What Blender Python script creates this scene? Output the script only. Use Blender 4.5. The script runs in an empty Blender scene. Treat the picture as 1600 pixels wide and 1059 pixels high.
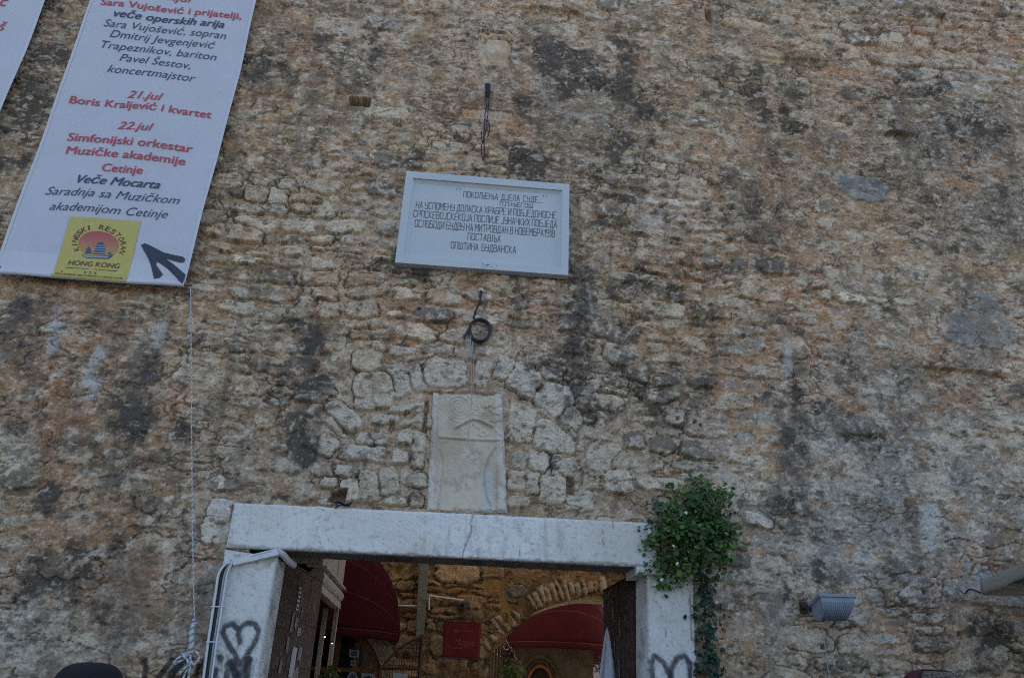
import bpy, bmesh, math, random
import numpy as np
from mathutils import Vector, Matrix
C = bpy.context.scene.collection
S = bpy.context.scene
rad = math.radians
random.seed(7)
f32 = np.float32

# ------------------------------------------------------------------ camera, sky, sun, exposure
D, H = 6.5, 1.65
FPX, YAW, PITCH, ROLL = 1200.0, rad(4.71), rad(24.56), rad(2.60)
def cam_axes():
    cy, sy, cp, sp = math.cos(YAW), math.sin(YAW), math.cos(PITCH), math.sin(PITCH)
    fw = np.array([sy*cp, cy*cp, sp]); ri = np.array([cy, -sy, 0.0]); up = np.cross(ri, fw)
    r = ri*math.cos(ROLL) + up*math.sin(ROLL); u = -ri*math.sin(ROLL) + up*math.cos(ROLL)
    return r, u, fw
R_, U_, F_ = cam_axes()
cam = bpy.data.objects.new('camera', bpy.data.cameras.new('camera'))
C.objects.link(cam)
cam.matrix_world = Matrix(((R_[0], U_[0], -F_[0], 0), (R_[1], U_[1], -F_[1], -D), (R_[2], U_[2], -F_[2], H), (0, 0, 0, 1)))
cam.data.sensor_width = 36.0
cam.data.lens = 36.0*FPX/1600.0
cam.data.clip_start = 0.05
cam.data.clip_end = 2000
S.camera = cam

SUN_EL, SUN_AZ = rad(46), rad(24)            # the sun stands behind the wall, a little to the right
w = bpy.data.worlds.new("World"); S.world = w; w.use_nodes = True
nt = w.node_tree
sky = nt.nodes.new('ShaderNodeTexSky'); sky.sky_type = 'NISHITA'; sky.sun_disc = False
sky.sun_elevation = SUN_EL; sky.sun_rotation = SUN_AZ
sky.air_density = 1.0; sky.dust_density = 2.5; sky.ozone_density = 1.0
bg = nt.nodes['Background']; bg.inputs[1].default_value = 0.12
nt.links.new(sky.outputs[0], bg.inputs[0])
sd = bpy.data.lights.new('sun', 'SUN'); sd.energy = 3.5; sd.angle = rad(0.5); sd.color = (1.0, 0.94, 0.85)
sun = bpy.data.objects.new('sun', sd); C.objects.link(sun)
to_sun = Vector((math.sin(SUN_AZ)*math.cos(SUN_EL), math.cos(SUN_AZ)*math.cos(SUN_EL), math.sin(SUN_EL)))
sun.rotation_euler = to_sun.to_track_quat('Z', 'Y').to_euler(); sun.location = (5, 20, 30)
S.view_settings.view_transform = 'Standard'; S.view_settings.look = 'None'
S.view_settings.exposure = 1.52
S.cycles.use_denoising = False      # the grain of a hand-held exposure; keeps the stone crisp
S.cycles.filter_width = 1.1; S.view_settings.gamma = 1.0

# ------------------------------------------------------------------ helpers
def at(px, py, Y=0.0):
    """photo pixel -> (x, z) on the vertical plane y = Y"""
    d = (px-800)/FPX*R_ - (py-529.5)/FPX*U_ + F_
    t = (D+Y)/d[1]
    return d[0]*t, H+d[2]*t
def at3(px, py, Y=0.0):
    x, z = at(px, py, Y); return Vector((x, Y, z))

def tag(o, label=None, cat=None, group=None, kind=None):
    if label: o['label'] = label
    if cat: o['category'] = cat
    if group: o['group'] = group
    if kind: o['kind'] = kind
    return o
def empty(name, loc=(0, 0, 0)):
    o = bpy.data.objects.new(name, None); C.objects.link(o); o.location = loc
    o.empty_display_size = 0.2
    return o
class MB:
    """collects shapes for ONE mesh object (world coordinates)"""
    def __init__(s): s.v = []; s.f = []
    def quad(s, a, b, c, d):
        n = len(s.v); s.v += [tuple(a), tuple(b), tuple(c), tuple(d)]; s.f.append((n, n+1, n+2, n+3)); return s
    def poly(s, pts):
        n = len(s.v); s.v += [tuple(p) for p in pts]; s.f.append(tuple(range(n, n+len(pts)))); return s
    def box(s, x0, x1, y0, y1, z0, z1, M=None):
        P = [Vector(p) for p in ((x0,y0,z0),(x1,y0,z0),(x1,y1,z0),(x0,y1,z0),(x0,y0,z1),(x1,y0,z1),(x1,y1,z1),(x0,y1,z1))]
        if M is not None: P = [M @ p for p in P]
        n = len(s.v); s.v += [tuple(p) for p in P]
        for q in ((0,3,2,1),(4,5,6,7),(0,1,5,4),(1,2,6,5),(2,3,7,6),(3,0,4,7)): s.f.append(tuple(n+i for i in q))
        return s
    def hexa(s, P):
        """P: 8 points, bottom ring 0-3 and top ring 4-7"""
        n = len(s.v); s.v += [tuple(p) for p in P]
        for q in ((0,3,2,1),(4,5,6,7),(0,1,5,4),(1,2,6,5),(2,3,7,6),(3,0,4,7)): s.f.append(tuple(n+i for i in q))
        return s
    def tube(s, pts, r, n=6, closed=False, caps=True):
        pts = [Vector(p) for p in pts]; m = len(pts)
        rs = r if isinstance(r, (list, tuple)) else [r]*m
        base = len(s.v); prev = None
        for i, p in enumerate(pts):
            if closed: t = pts[(i+1) % m]-pts[i-1]
            else: t = pts[min(i+1, m-1)]-pts[max(i-1, 0)]
            if t.length < 1e-9: t = Vector((0, 0, 1))
            t.normalize()
            if prev is None:
                prev = Vector((0, 0, 1)).cross(t)
                if prev.length < 0.1: prev = Vector((1, 0, 0)).cross(t)
            prev = prev-t*prev.dot(t); prev.normalize(); b = t.cross(prev)
            for k in range(n):
                a = 2*math.pi*k/n
                s.v.append(tuple(p+(prev*math.cos(a)+b*math.sin(a))*rs[i]))
        for i in range(m if closed else m-1):
            j = (i+1) % m
            for k in range(n):
                s.f.append((base+i*n+k, base+i*n+(k+1) % n, base+j*n+(k+1) % n, base+j*n+k))
        if caps and not closed:
            s.f.append(tuple(base+k for k in range(n-1, -1, -1))); s.f.append(tuple(base+(m-1)*n+k for k in range(n)))
        return s
    def ball(s, c, rx, ry, rz, nu=12, nv=8, M=None):
        base = len(s.v)
        for j in range(nv+1):
            th = math.pi*j/nv
            for i in range(nu):
                a = 2*math.pi*i/nu
                p = Vector((rx*math.sin(th)*math.cos(a), ry*math.sin(th)*math.sin(a), rz*math.cos(th)))
                if M is not None: p = M @ p
                s.v.append(tuple(p+Vector(c)))
        for j in range(nv):
            for i in range(nu):
                s.f.append((base+j*nu+i, base+(j+1)*nu+i, base+(j+1)*nu+(i+1) % nu, base+j*nu+(i+1) % nu))
        return s
    def grid(s, fn, nu, nv):
        base = len(s.v)
        for j in range(nv+1):
            for i in range(nu+1): s.v.append(tuple(fn(i/nu, j/nv)))
        for j in range(nv):
            for i in range(nu):
                a = base+j*(nu+1)+i; s.f.append((a, a+1, a+nu+2, a+nu+1))
        return s
    def strip(s, pts, wd, y):
        """flat pen stroke in a vertical plane: pts are (x, z)"""
        for (a, b) in zip(pts[:-1], pts[1:]):
            dx, dz = b[0]-a[0], b[1]-a[1]; L = math.hypot(dx, dz)
            if L < 1e-6: continue
            ux, uz = dx/L*wd/2, dz/L*wd/2
            s.quad((a[0]-ux+uz, y, a[1]-uz-ux), (b[0]+ux+uz, y, b[1]+uz-ux), (b[0]+ux-uz, y, b[1]+uz+ux), (a[0]-ux-uz, y, a[1]-uz+ux))
        return s
    def build(s, name, m, parent=None, smooth=False, bevel=0):
        me = bpy.data.meshes.new(name); me.from_pydata(s.v, [], s.f); me.validate()
        if bevel or smooth:
            bm = bmesh.new(); bm.from_mesh(me); bmesh.ops.remove_doubles(bm, verts=bm.verts, dist=1e-5)
            bmesh.ops.recalc_face_normals(bm, faces=bm.faces); bm.to_mesh(me); bm.free()
        o = bpy.data.objects.new(name, me); C.objects.link(o)
        if m: me.materials.append(m)
        if smooth:
            me.polygons.foreach_set('use_smooth', [True]*len(me.polygons))
            me.set_sharp_from_angle(angle=rad(40))
        if bevel:
            bv = o.modifiers.new('bevel', 'BEVEL'); bv.width = bevel; bv.segments = 2; bv.limit_method = 'ANGLE'
        if parent is not None: adopt(o, parent)
        return o
def adopt(o, parent):
    o.parent = parent
    o.matrix_parent_inverse = world_of(parent).inverted()
def world_of(o):
    m = o.matrix_basis.copy()
    if o.parent: m = world_of(o.parent) @ o.matrix_parent_inverse @ m
    return m

# ------------------------------------------------------------------ materials
def mat(name, col, rough=0.7, var=0.12, scale=12.0, bump=0.0, bscale=60.0, metal=0.0, dirt=None, dirt_amt=0.0, dscale=4.0, spec=0.4):
    m = bpy.data.materials.new(name); m.use_nodes = True
    n = m.node_tree; b = n.nodes['Principled BSDF']; L = n.links.new
    tc = n.nodes.new('ShaderNodeTexCoord')
    nz = n.nodes.new('ShaderNodeTexNoise'); nz.inputs['Scale'].default_value = scale; nz.inputs['Detail'].default_value = 5
    L(tc.outputs['Object'], nz.inputs['Vector'])
    rmp = n.nodes.new('ShaderNodeMapRange'); rmp.inputs[1].default_value = 0.3; rmp.inputs[2].default_value = 0.7
    rmp.inputs[3].default_value = 1-var; rmp.inputs[4].default_value = 1+var
    L(nz.outputs['Fac'], rmp.inputs[0])
    mx = n.nodes.new('ShaderNodeMix'); mx.data_type = 'RGBA'; mx.blend_type = 'MULTIPLY'; mx.inputs[0].default_value = 1
    mx.inputs[6].default_value = (*col, 1); L(rmp.outputs[0], mx.inputs[7])
    out = mx.outputs[2]
    if dirt:
        n2 = n.nodes.new('ShaderNodeTexNoise'); n2.inputs['Scale'].default_value = dscale; n2.inputs['Detail'].default_value = 8; n2.inputs['Roughness'].default_value = 0.7
        L(tc.outputs['Object'], n2.inputs['Vector'])
        r2 = n.nodes.new('ShaderNodeMapRange'); r2.inputs[1].default_value = 0.52; r2.inputs[2].default_value = 0.66; r2.inputs[4].default_value = dirt_amt
        L(n2.outputs['Fac'], r2.inputs[0])
        m2 = n.nodes.new('ShaderNodeMix'); m2.data_type = 'RGBA'; L(r2.outputs[0], m2.inputs[0]); L(out, m2.inputs[6]); m2.inputs[7].default_value = (*dirt, 1)
        out = m2.outputs[2]
    L(out, b.inputs['Base Color'])
    b.inputs['Roughness'].default_value = rough; b.inputs['Metallic'].default_value = metal
    b.inputs['Specular IOR Level'].default_value = spec
    if bump:
        n3 = n.nodes.new('ShaderNodeTexNoise'); n3.inputs['Scale'].default_value = bscale; n3.inputs['Detail'].default_value = 6
        L(tc.outputs['Object'], n3.inputs['Vector'])
        bp = n.nodes.new('ShaderNodeBump'); bp.inputs['Strength'].default_value = bump; bp.inputs['Distance'].default_value = 0.02
        L(n3.outputs['Fac'], bp.inputs['Height']); L(bp.outputs[0], b.inputs['Normal'])
    return m
def stone_mat(name, rough=0.92, fine=0.42, bump=0.8):
    """albedo comes from the mesh's own colour attribute, fine grain and pits from noise"""
    m = bpy.data.materials.new(name); m.use_nodes = True
    n = m.node_tree; b = n.nodes['Principled BSDF']; L = n.links.new
    at_ = n.nodes.new('ShaderNodeAttribute'); at_.attribute_name = 'albedo'
    tc = n.nodes.new('ShaderNodeTexCoord')
    def noise(sc, det, ro):
        z = n.nodes.new('ShaderNodeTexNoise'); z.inputs['Scale'].default_value = sc; z.inputs['Detail'].default_value = det; z.inputs['Roughness'].default_value = ro
        L(tc.outputs['Object'], z.inputs['Vector']); return z.outputs['Fac']
    a = noise(70, 6, 0.75)
    r = n.nodes.new('ShaderNodeMapRange'); r.inputs[1].default_value = 0.25; r.inputs[2].default_value = 0.75; r.inputs[3].default_value = 1-fine; r.inputs[4].default_value = 1+fine
    L(a, r.inputs[0])
    mx = n.nodes.new('ShaderNodeMix'); mx.data_type = 'RGBA'; mx.blend_type = 'MULTIPLY'; mx.inputs[0].default_value = 1
    L(at_.outputs['Color'], mx.inputs[6]); L(r.outputs[0], mx.inputs[7]); col = mx.outputs[2]
    if fine > .2:
        for sc, lo_, hi_, cc, amt in ((48, .60, .68, (.05, .042, .036, 1), .75), (85, .63, .70, (.06, .05, .042, 1), .6), (60, .66, .74, (.62, .58, .51, 1), .6)):
            p = noise(sc, 4, .7); q = n.nodes.new('ShaderNodeMapRange'); q.inputs[1].default_value = lo_; q.inputs[2].default_value = hi_; q.inputs[4].default_value = amt
            L(p, q.inputs[0]); k = n.nodes.new('ShaderNodeMix'); k.data_type = 'RGBA'; L(q.outputs[0], k.inputs[0]); L(col, k.inputs[6]); k.inputs[7].default_value = cc; col = k.outputs[2]
    L(col, b.inputs['Base Color'])
    b.inputs['Roughness'].default_value = rough; b.inputs['Specular IOR Level'].default_value = 0.15
    h = noise(45, 8, 0.7)
    bp = n.nodes.new('ShaderNodeBump'); bp.inputs['Strength'].default_value = bump; bp.inputs['Distance'].default_value = 0.025
    L(h, bp.inputs['Height']); L(bp.outputs[0], b.inputs['Normal'])
    return m
M = {}
M['masonry'] = stone_mat('masonry')
M['limewash'] = stone_mat('limewash', fine=0.10, bump=0.22)
M['carved'] = stone_mat('carved_stone', fine=0.15, bump=0.3)

# ------------------------------------------------------------------ noise in numpy
_T = {}
def vn(x, z, s, seed):
    if seed not in _T: _T[seed] = np.random.RandomState(seed).rand(256, 256).astype(f32)
    T = _T[seed]; u = x/s+1000.37; v = z/s+1000.73
    iu = np.floor(u).astype(np.int32); iv = np.floor(v).astype(np.int32)
    fu = (u-iu).astype(f32); fv = (v-iv).astype(f32)
    fu = fu*fu*(3-2*fu); fv = fv*fv*(3-2*fv)
    a = T[iu & 255, iv & 255]; b = T[(iu+1) & 255, iv & 255]; c = T[iu & 255, (iv+1) & 255]; d = T[(iu+1) & 255, (iv+1) & 255]
    return (a+(b-a)*fu)*(1-fv)+(c+(d-c)*fu)*fv
def fbm(x, z, s, o, seed, g=0.5):
    r = 0; a = 1.0; t = 0
    for i in range(o): r = r+a*vn(x, z, s/2**i, seed+i); t += a; a *= g
    return r/t
def ridge(x, z, s, o, seed):
    r = 0; a = 1.0; t = 0
    for i in range(o): r = r+a*(1-np.abs(2*vn(x, z, s/2**i, seed+i)-1)); t += a; a *= 0.5
    return r/t
def sst(x, a, b):
    t = np.clip((x-a)/(b-a), 0, 1); return t*t*(3-2*t)
def mixc(c, col, m):
    return c+(np.asarray(col, f32)-c)*m[:, None]
def pdist(X, Z, pts):
    d = np.full(X.shape, 9.0, f32)
    for (a, b) in zip(pts[:-1], pts[1:]):
        dx, dz = b[0]-a[0], b[1]-a[1]; L2 = dx*dx+dz*dz+1e-9
        t = np.clip(((X-a[0])*dx+(Z-a[1])*dz)/L2, 0, 1)
        d = np.minimum(d, np.hypot(X-a[0]-t*dx, Z-a[1]-t*dz))
    return d
def np_mesh(name, V, F, col, m, parent=None, smooth=True):
    me = bpy.data.meshes.new(name)
    me.vertices.add(len(V)); me.vertices.foreach_set('co', np.ascontiguousarray(V, f32).ravel())
    me.loops.add(F.size); me.loops.foreach_set('vertex_index', np.ascontiguousarray(F, np.int32).ravel())
    me.polygons.add(len(F)); me.polygons.foreach_set('loop_start', np.arange(0, F.size, 4, dtype=np.int32))
    me.polygons.foreach_set('use_smooth', np.full(len(F), smooth, bool))
    me.update(calc_edges=True); me.validate()
    ca = me.color_attributes.new('albedo', 'FLOAT_COLOR', 'POINT')
    rgba = np.ones((len(V), 4), f32); rgba[:, :3] = np.clip(col, 0.005, 0.85); ca.data.foreach_set('color', rgba.ravel())
    me.materials.append(m)
    o = bpy.data.objects.new(name, me); C.objects.link(o)
    if parent is not None: adopt(o, parent)
    return o
def panel(name, quad, step, y0, depth, fn, m, parent=None, rim_col=None):
    """stone slab: quad = TL, TR, BR, BL as (x, z); fn(X, Z, u, v) -> height towards the viewer, colour"""
    TL, TR, BR, BL = [np.array(q, float) for q in quad]
    nu = max(4, int(np.linalg.norm(TR-TL)/step)); nv = max(4, int(np.linalg.norm(BL-TL)/step))
    u, v = np.meshgrid(np.linspace(0, 1, nu+1), np.linspace(0, 1, nv+1))
    P = (TL*(1-u[..., None])+TR*u[..., None])*(1-v[..., None])+(BL*(1-u[..., None])+BR*u[..., None])*v[..., None]
    X = P[..., 0].ravel().astype(f32); Z = P[..., 1].ravel().astype(f32)
    h, c = fn(X, Z, u.ravel().astype(f32), v.ravel().astype(f32))
    V = np.stack([X, y0-h, Z], 1)
    idx = np.arange((nu+1)*(nv+1)).reshape(nv+1, nu+1)
    F = np.stack([idx[:-1, :-1], idx[1:, :-1], idx[1:, 1:], idx[:-1, 1:]], -1).reshape(-1, 4)
    rim = np.concatenate([idx[0, :-1], idx[:-1, -1], idx[-1, :0:-1], idx[:0:-1, 0]])
    nr = 6; rings = [rim]; n0 = len(V); addV = []; addC = []
    for k in range(1, nr+1):
        W = V[rim].copy(); t = k/nr
        jit = (vn(W[:, 0]*3+t*5, W[:, 2]*3+t*7, 0.3, 91)-0.5)*0.02*(depth > 0.1)
        W[:, 1] = W[:, 1]*(1-t)+(y0+depth)*t+jit*(k < nr)
        
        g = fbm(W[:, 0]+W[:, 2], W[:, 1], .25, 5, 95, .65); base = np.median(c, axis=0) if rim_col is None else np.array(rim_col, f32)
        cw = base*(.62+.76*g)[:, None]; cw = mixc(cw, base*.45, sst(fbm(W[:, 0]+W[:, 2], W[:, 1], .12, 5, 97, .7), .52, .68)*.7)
        addV.append(W); addC.append(cw.astype(f32)); rings.append(n0+np.arange(len(rim))+(k-1)*len(rim))
    V = np.concatenate([V]+addV); c = np.concatenate([c]+addC)
    fs = [F]
    for a, b in zip(rings[:-1], rings[1:]):
        fs.append(np.stack([a, np.roll(a, -1), np.roll(b, -1), b], 1))
    return np_mesh(name, V, np.concatenate(fs), c, m, parent)

# ------------------------------------------------------------------ colour of old masonry
STONES = np.array([(.40,.34,.25), (.47,.40,.30), (.44,.365,.265), (.34,.295,.235), (.37,.285,.19), (.31,.255,.195), (.48,.43,.345), (.34,.315,.275), (.41,.315,.215), (.29,.27,.24)], f32)
def rasterise(X1, Z1, stones, warp=(None, None)):
    """winner-takes-all stone field on a tensor grid; stones: (x, z, a, b, rot, pow, bias, ca, cb)"""
    nx, nz = len(X1), len(Z1)
    best = np.full((nz, nx), -1.0, f32); second = np.full((nz, nx), -1.0, f32)
    bid = np.full((nz, nx), -1, np.int32); U = np.zeros((nz, nx), f32); Vv = np.zeros((nz, nx), f32)
    WX, WZ = warp
    for k, (x, z, a, b, ro, pw, bias, p1, p2) in enumerate(stones):
        r = 1.25*math.hypot(a, b)+0.05
        i0, i1 = np.searchsorted(X1, (x-r, x+r)); j0, j1 = np.searchsorted(Z1, (z-r, z+r))
        if i1 <= i0 or j1 <= j0: continue
        kw = .35 if bias > 0 else 1.0
        dx = X1[None, i0:i1]-x+kw*WX[j0:j1, i0:i1]; dz = Z1[j0:j1, None]-z+kw*WZ[j0:j1, i0:i1]
        c, s = math.cos(ro), math.sin(ro)
        u = (dx*c+dz*s)/a; v = (-dx*s+dz*c)/b
        d = (np.abs(u)**pw+np.abs(v)**pw)**(1/pw)
        th = np.arctan2(v, u)
        d = d*(1+kw*(0.07*np.cos(3*th+p1)+0.06*np.cos(5*th+p2))+0.04*np.cos(8*th+p1+p2))
        sgn = ((1-d)*min(a, b)*1.15+bias).astype(f32)
        B = best[j0:j1, i0:i1]; S2 = second[j0:j1, i0:i1]
        win = sgn > B
        S2[...] = np.where(win, B, np.maximum(S2, sgn))
        B[...] = np.where(win, sgn, B)
        bid[j0:j1, i0:i1][win] = k; U[j0:j1, i0:i1][win] = u[win]; Vv[j0:j1, i0:i1][win] = v[win]
    return best, second, bid, U, Vv
def courses(x0, x1, z0, z1, rng, hmin, hmax, keep=None):
    out = []; z = z0
    while z < z1:
        hh = rng.uniform(hmin, hmax); x = x0+rng.uniform(-.2, 0)
        while x < x1:
            wd = hh*rng.uniform(0.9, 2.7)
            if rng.rand() < .12: wd *= 1.4
            cx, cz = x+wd/2, z+hh/2+0.05*math.sin(cx_phase+x*0.9)+rng.normal()*0.012
            if keep is None or keep(cx, cz):
                if rng.rand() < .22 and hh > .13:      # two thin stones on top of each other
                    q = rng.uniform(.4, .6)
                    for (zz, h2) in ((cz-hh/2+hh*q/2, hh*q), (cz+hh/2-hh*(1-q)/2, hh*(1-q))):
                        out.append((cx+rng.normal()*.01, zz, wd/2*rng.uniform(.8, 1), h2/2*.93, rng.normal()*.05, rng.uniform(2.3, 4.0), 0, rng.uniform(0, 6.3), rng.uniform(0, 6.3)))
                else:
                    out.append((cx, cz, wd/2*rng.uniform(.86, 1.0), hh/2*rng.uniform(.82, 1.06), rng.normal()*.08, rng.uniform(2.3, 4.5), 0, rng.uniform(0, 6.3), rng.uniform(0, 6.3)))
            x += wd
        z += hh
    return out
cx_phase = 1.3

# ------------------------------------------------------------------ the town wall
def zone(X, Z, lst):
    """soft patches with uneven rims; lst of (px, py, rx, ry, amount) read off the photograph, laid on the wall's plane"""
    r = np.zeros(X.shape, f32)
    for (px, py, rx, ry, am) in lst:
        x, z = at(px, py); ax = abs(at(px+rx, py)[0]-x); az = abs(at(px, py-ry)[1]-z)
        m = (np.abs(X-x) < 2.6*ax) & (np.abs(Z-z) < 2.6*az)
        if not m.any(): continue
        d = ((X[m]-x)/ax)**2+((Z[m]-z)/az)**2
        r[m] = np.maximum(r[m], am*np.exp(-0.8*d))
    return r
DARK = [(345,60,50,60,.55),(60,130,40,110,.85),(25,200,30,60,.7),(420,110,40,30,.75),(560,110,40,50,.45),(850,85,38,38,1.1),(905,105,28,30,.7),(965,95,25,42,.95),(960,140,45,18,1),(985,170,26,16,.9),(825,170,22,25,.7),
 (960,230,40,50,.6),(832,258,26,18,1.3),(1150,110,45,20,.55),(1190,160,24,42,.85),(1500,200,90,60,.65),(1440,150,60,30,.5),(1240,180,36,60,.55),(960,310,32,13,1),(960,350,35,14,.85),(1165,330,30,42,.75),(1150,300,18,50,.65),(1190,370,40,18,.6),
 (905,470,24,62,1.05),(895,560,38,42,1.1),(985,565,26,15,.95),(1000,410,50,26,.6),(1010,450,65,18,.65),(1210,490,30,25,.6),(1250,640,20,40,.7),(1225,680,26,90,.7),(1240,810,26,30,.8),(1160,410,26,14,.8),(1195,410,40,16,.75),
 (490,555,22,36,.9),(490,612,34,14,1.15),(480,700,24,24,.75),(440,680,36,36,.45),(20,490,24,32,.95),(195,500,46,22,.8),(235,590,22,36,1.05),(210,640,32,42,1.05),(120,690,32,30,.65),(250,720,45,48,.65),(70,800,40,30,.85),(190,780,30,20,.65),
 (100,880,60,26,.6),(70,925,40,22,.7),(260,500,18,25,.7),(650,425,70,14,.6),(770,432,60,8,.5),(640,275,18,16,.6),(870,320,16,28,.5),(375,350,10,22,.7),(440,505,30,10,.75),(240,875,30,14,.8),(1370,690,35,14,.7),(1300,640,34,16,.6),  # includes the plaque's shadow, painted dark along its lower edge
 (1400,300,60,26,.5),(1480,330,60,40,.5),(1560,340,30,60,.5),(1040,600,40,20,.55),(1090,590,26,18,.6),(1030,640,24,16,.5),(1140,330,16,30,.6),(1215,360,20,34,.6),(1440,980,80,20,.35),(1560,1000,60,40,.5),(1290,890,50,16,.5),(930,640,20,16,.6),(500,60,36,24,.5),(450,120,26,22,.6)]
GREY = [(1400,760,260,230,.9),(1150,730,110,110,.55),(1500,190,140,110,.75),(580,50,50,60,.6),(900,110,110,110,.5),(900,560,90,90,.5),(60,960,80,60,.5),(320,900,60,60,.5),(1450,40,170,50,.6),(1330,480,90,60,.4),(1500,520,90,80,.6),(1560,360,60,90,.6),(430,720,80,60,.3),(1180,930,100,110,.6)]
ORANGE = [(120,600,46,80,.85),(95,560,30,44,.75),(150,560,20,60,.7),(1235,500,56,70,.95),(1080,420,70,60,.65),(1170,565,80,36,.7),(1235,440,24,70,.75),(1500,60,110,40,.7),(1490,610,36,36,.75),(980,90,22,22,.8),(200,880,60,44,.7),(300,860,40,40,.6),(30,560,26,50,.6),(90,760,40,50,.5),
 (740,480,160,60,.4),(520,470,120,100,.25),(1095,330,40,40,.5),(1480,300,24,20,.5),(1530,880,60,40,.6),(1450,880,20,60,.5),(60,880,40,40,.5),(1180,300,24,40,.45),(265,640,36,60,.5),(820,150,16,20,.7),(790,205,70,26,.5),(1245,75,26,12,.7),(1300,110,40,30,.5),(1400,1000,10,30,.6)]
WHITE = [(30,1010,70,44,.75),(110,1035,60,26,.6),(205,1012,56,22,.95),(262,1020,40,18,.7),(88,522,16,38,.9),(155,580,12,42,.95),(252,512,10,32,.7),(50,700,18,28,.8),(1447,812,16,42,1.0),(1130,770,40,26,.4),(1228,560,12,34,.7),(600,690,110,90,.55),(860,690,60,90,.6),(700,590,110,26,.5),
 (1030,335,55,36,.75),(1060,280,30,26,.5),(775,60,50,50,.5),(960,700,70,60,.35),(1300,760,60,40,.3),(1230,880,70,26,.3),(1300,1000,120,40,.3),(600,350,60,60,.35),(760,560,90,30,.4),(450,600,60,40,.25),(1570,115,26,10,.7),(1340,70,20,10,.4),(945,195,36,14,.5),(1100,195,40,14,.4),(70,960,50,20,.4)]
PLASTER = [(420,100,170,130,.8),(100,650,220,230,.75),(60,200,60,160,.6),(1400,300,260,180,.75),(1380,720,260,170,.62),(760,120,180,110,.65),(1030,120,180,110,.6),(1250,900,140,120,.45),(150,950,150,100,.7),(1200,200,150,120,.6),(420,700,60,60,.5)]
CLEAN = [(480,400,190,130,.8),(700,500,170,70,.8),(400,600,130,110,.6),(1080,420,150,120,.7),(1480,50,150,60,1.0),(720,690,260,130,.9),(1000,620,130,70,.35),(1480,960,160,80,.45)]

X1 = np.concatenate([np.linspace(-15, -6.3, 130)[:-1], np.arange(-6.3, 7.7, 0.0085), np.linspace(7.7, 16, 130)[1:]]).astype(f32)
Z1 = np.concatenate([np.linspace(-0.02, 1.15, 40)[:-1], np.arange(1.15, 10.6, 0.0085), np.linspace(10.6, 14, 60)[1:]]).astype(f32)

def arch_stones():
    A = [(350,110,150,110,0),(385,255,205,185,8),(500,200,95,175,24),(590,190,68,150,20),(725,170,225,150,0),(905,175,80,150,-10),(1010,150,90,120,-14),(1115,205,180,165,-32),(1240,290,180,185,-40),(1095,400,140,225,0),(1250,475,215,170,-10),
     (228,368,225,105,-38),(195,405,190,60,-40),(430,388,150,50,5),(598,392,120,72,0),(540,338,200,38,12),(150,505,130,110,-12),(378,480,155,62,0),(540,475,92,60,0),(600,490,70,100,0),(330,545,235,82,0),(510,565,85,62,0),(592,582,62,72,0),(235,630,145,62,0),(360,700,100,155,10),
     (455,675,98,145,12),(570,668,132,72,0),(268,722,100,115,15),(168,682,92,62,0),(55,735,115,90,20),(490,775,115,42,0),(590,768,72,60,0),(150,775,82,40,0),(1078,588,72,82,0),(1172,602,102,92,0),(1310,620,155,122,-8),(1070,690,92,102,0),(1145,700,72,112,0),(1240,732,145,145,5),
     (1080,790,112,52,0),(1370,790,145,110,0),(1480,565,150,180,-30),(1560,690,150,130,0),(1425,692,80,95,0),(700,60,150,50,0),(520,75,120,60,0),(900,60,90,60,0),(1500,410,130,110,-10),(1330,390,120,110,-20),(90,480,90,90,0)]
    out = []
    for k, (cx, cy, wd, hh, ro) in enumerate(A):
        px, py = 460+cx*.325, 530+cy*.325
        x, z = at(px, py); s = (at(px+10, py)[0]-x)/10; sz = (z-at(px, py+10)[1])/10
        out.append((x, z, wd*.325*s/2*.97, hh*.325*sz/2*.97, rad(ro), 4.5, .003, k*1.7, k*2.9))
    return out
def single_stones():
    L = [(1347,297,72,40,-14,3),(1497,520,46,44,-20,4),(1546,502,56,84,18,3.4),(1395,212,60,13,-18,3),(490,612,62,32,-2,4),(344,802,36,38,0,6),(336,836,44,34,10,5),(1232,135,60,22,-8,4),(385,362,60,30,0,4),(402,302,36,30,0,3),(437,308,32,24,0,4),(1290,130,60,20,-8,4),
         (1415,905,36,24,0,3),(1535,893,40,26,5,3),(1505,880,26,26,0,3),(1510,922,66,34,-6,3),(1435,920,60,52,0,3),(1100,660,70,40,0,3),(860,330,50,30,0,3),(1190,455,70,30,0,4),(1195,372,60,22,0,4),(695,462,62,30,0,4),(960,940,4,4,0,3),(235,880,44,24,0,6),(290,938,50,32,0,5),(270,905,40,24,0,3),(880,145,30,30,20,3),(1010,170,24,26,-20,4),(1445,880,40,34,0,3),
         (600,35,60,24,0,4),(605,180,66,22,0,5)]
    out = []
    for k, (px, py, wd, hh, ro, pw) in enumerate(L):
        x, z = at(px, py); s = (at(px+10, py)[0]-x)/10; sz = (z-at(px, py+10)[1])/10
        out.append((x, z, wd*s/2, hh*sz/2, rad(ro), pw, .012, k*2.3, k*1.1))
    return out
HOLES = [(562,163,15,6.5),(1107,28,5,9),(528,775,13,9),(855,332,4,4),(612,665,4,7),(1033,322,4,3),(1045,345,4,3),(1085,660,2.5,2.5),(1093,665,2.5,2.5),(1058,655,2.5,2.5),(665,650,3,26),(890,760,6,14),(1285,1010,4,4),(655,485,2,2),(1500,990,3,3),(1440,925,3,3)]

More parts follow.
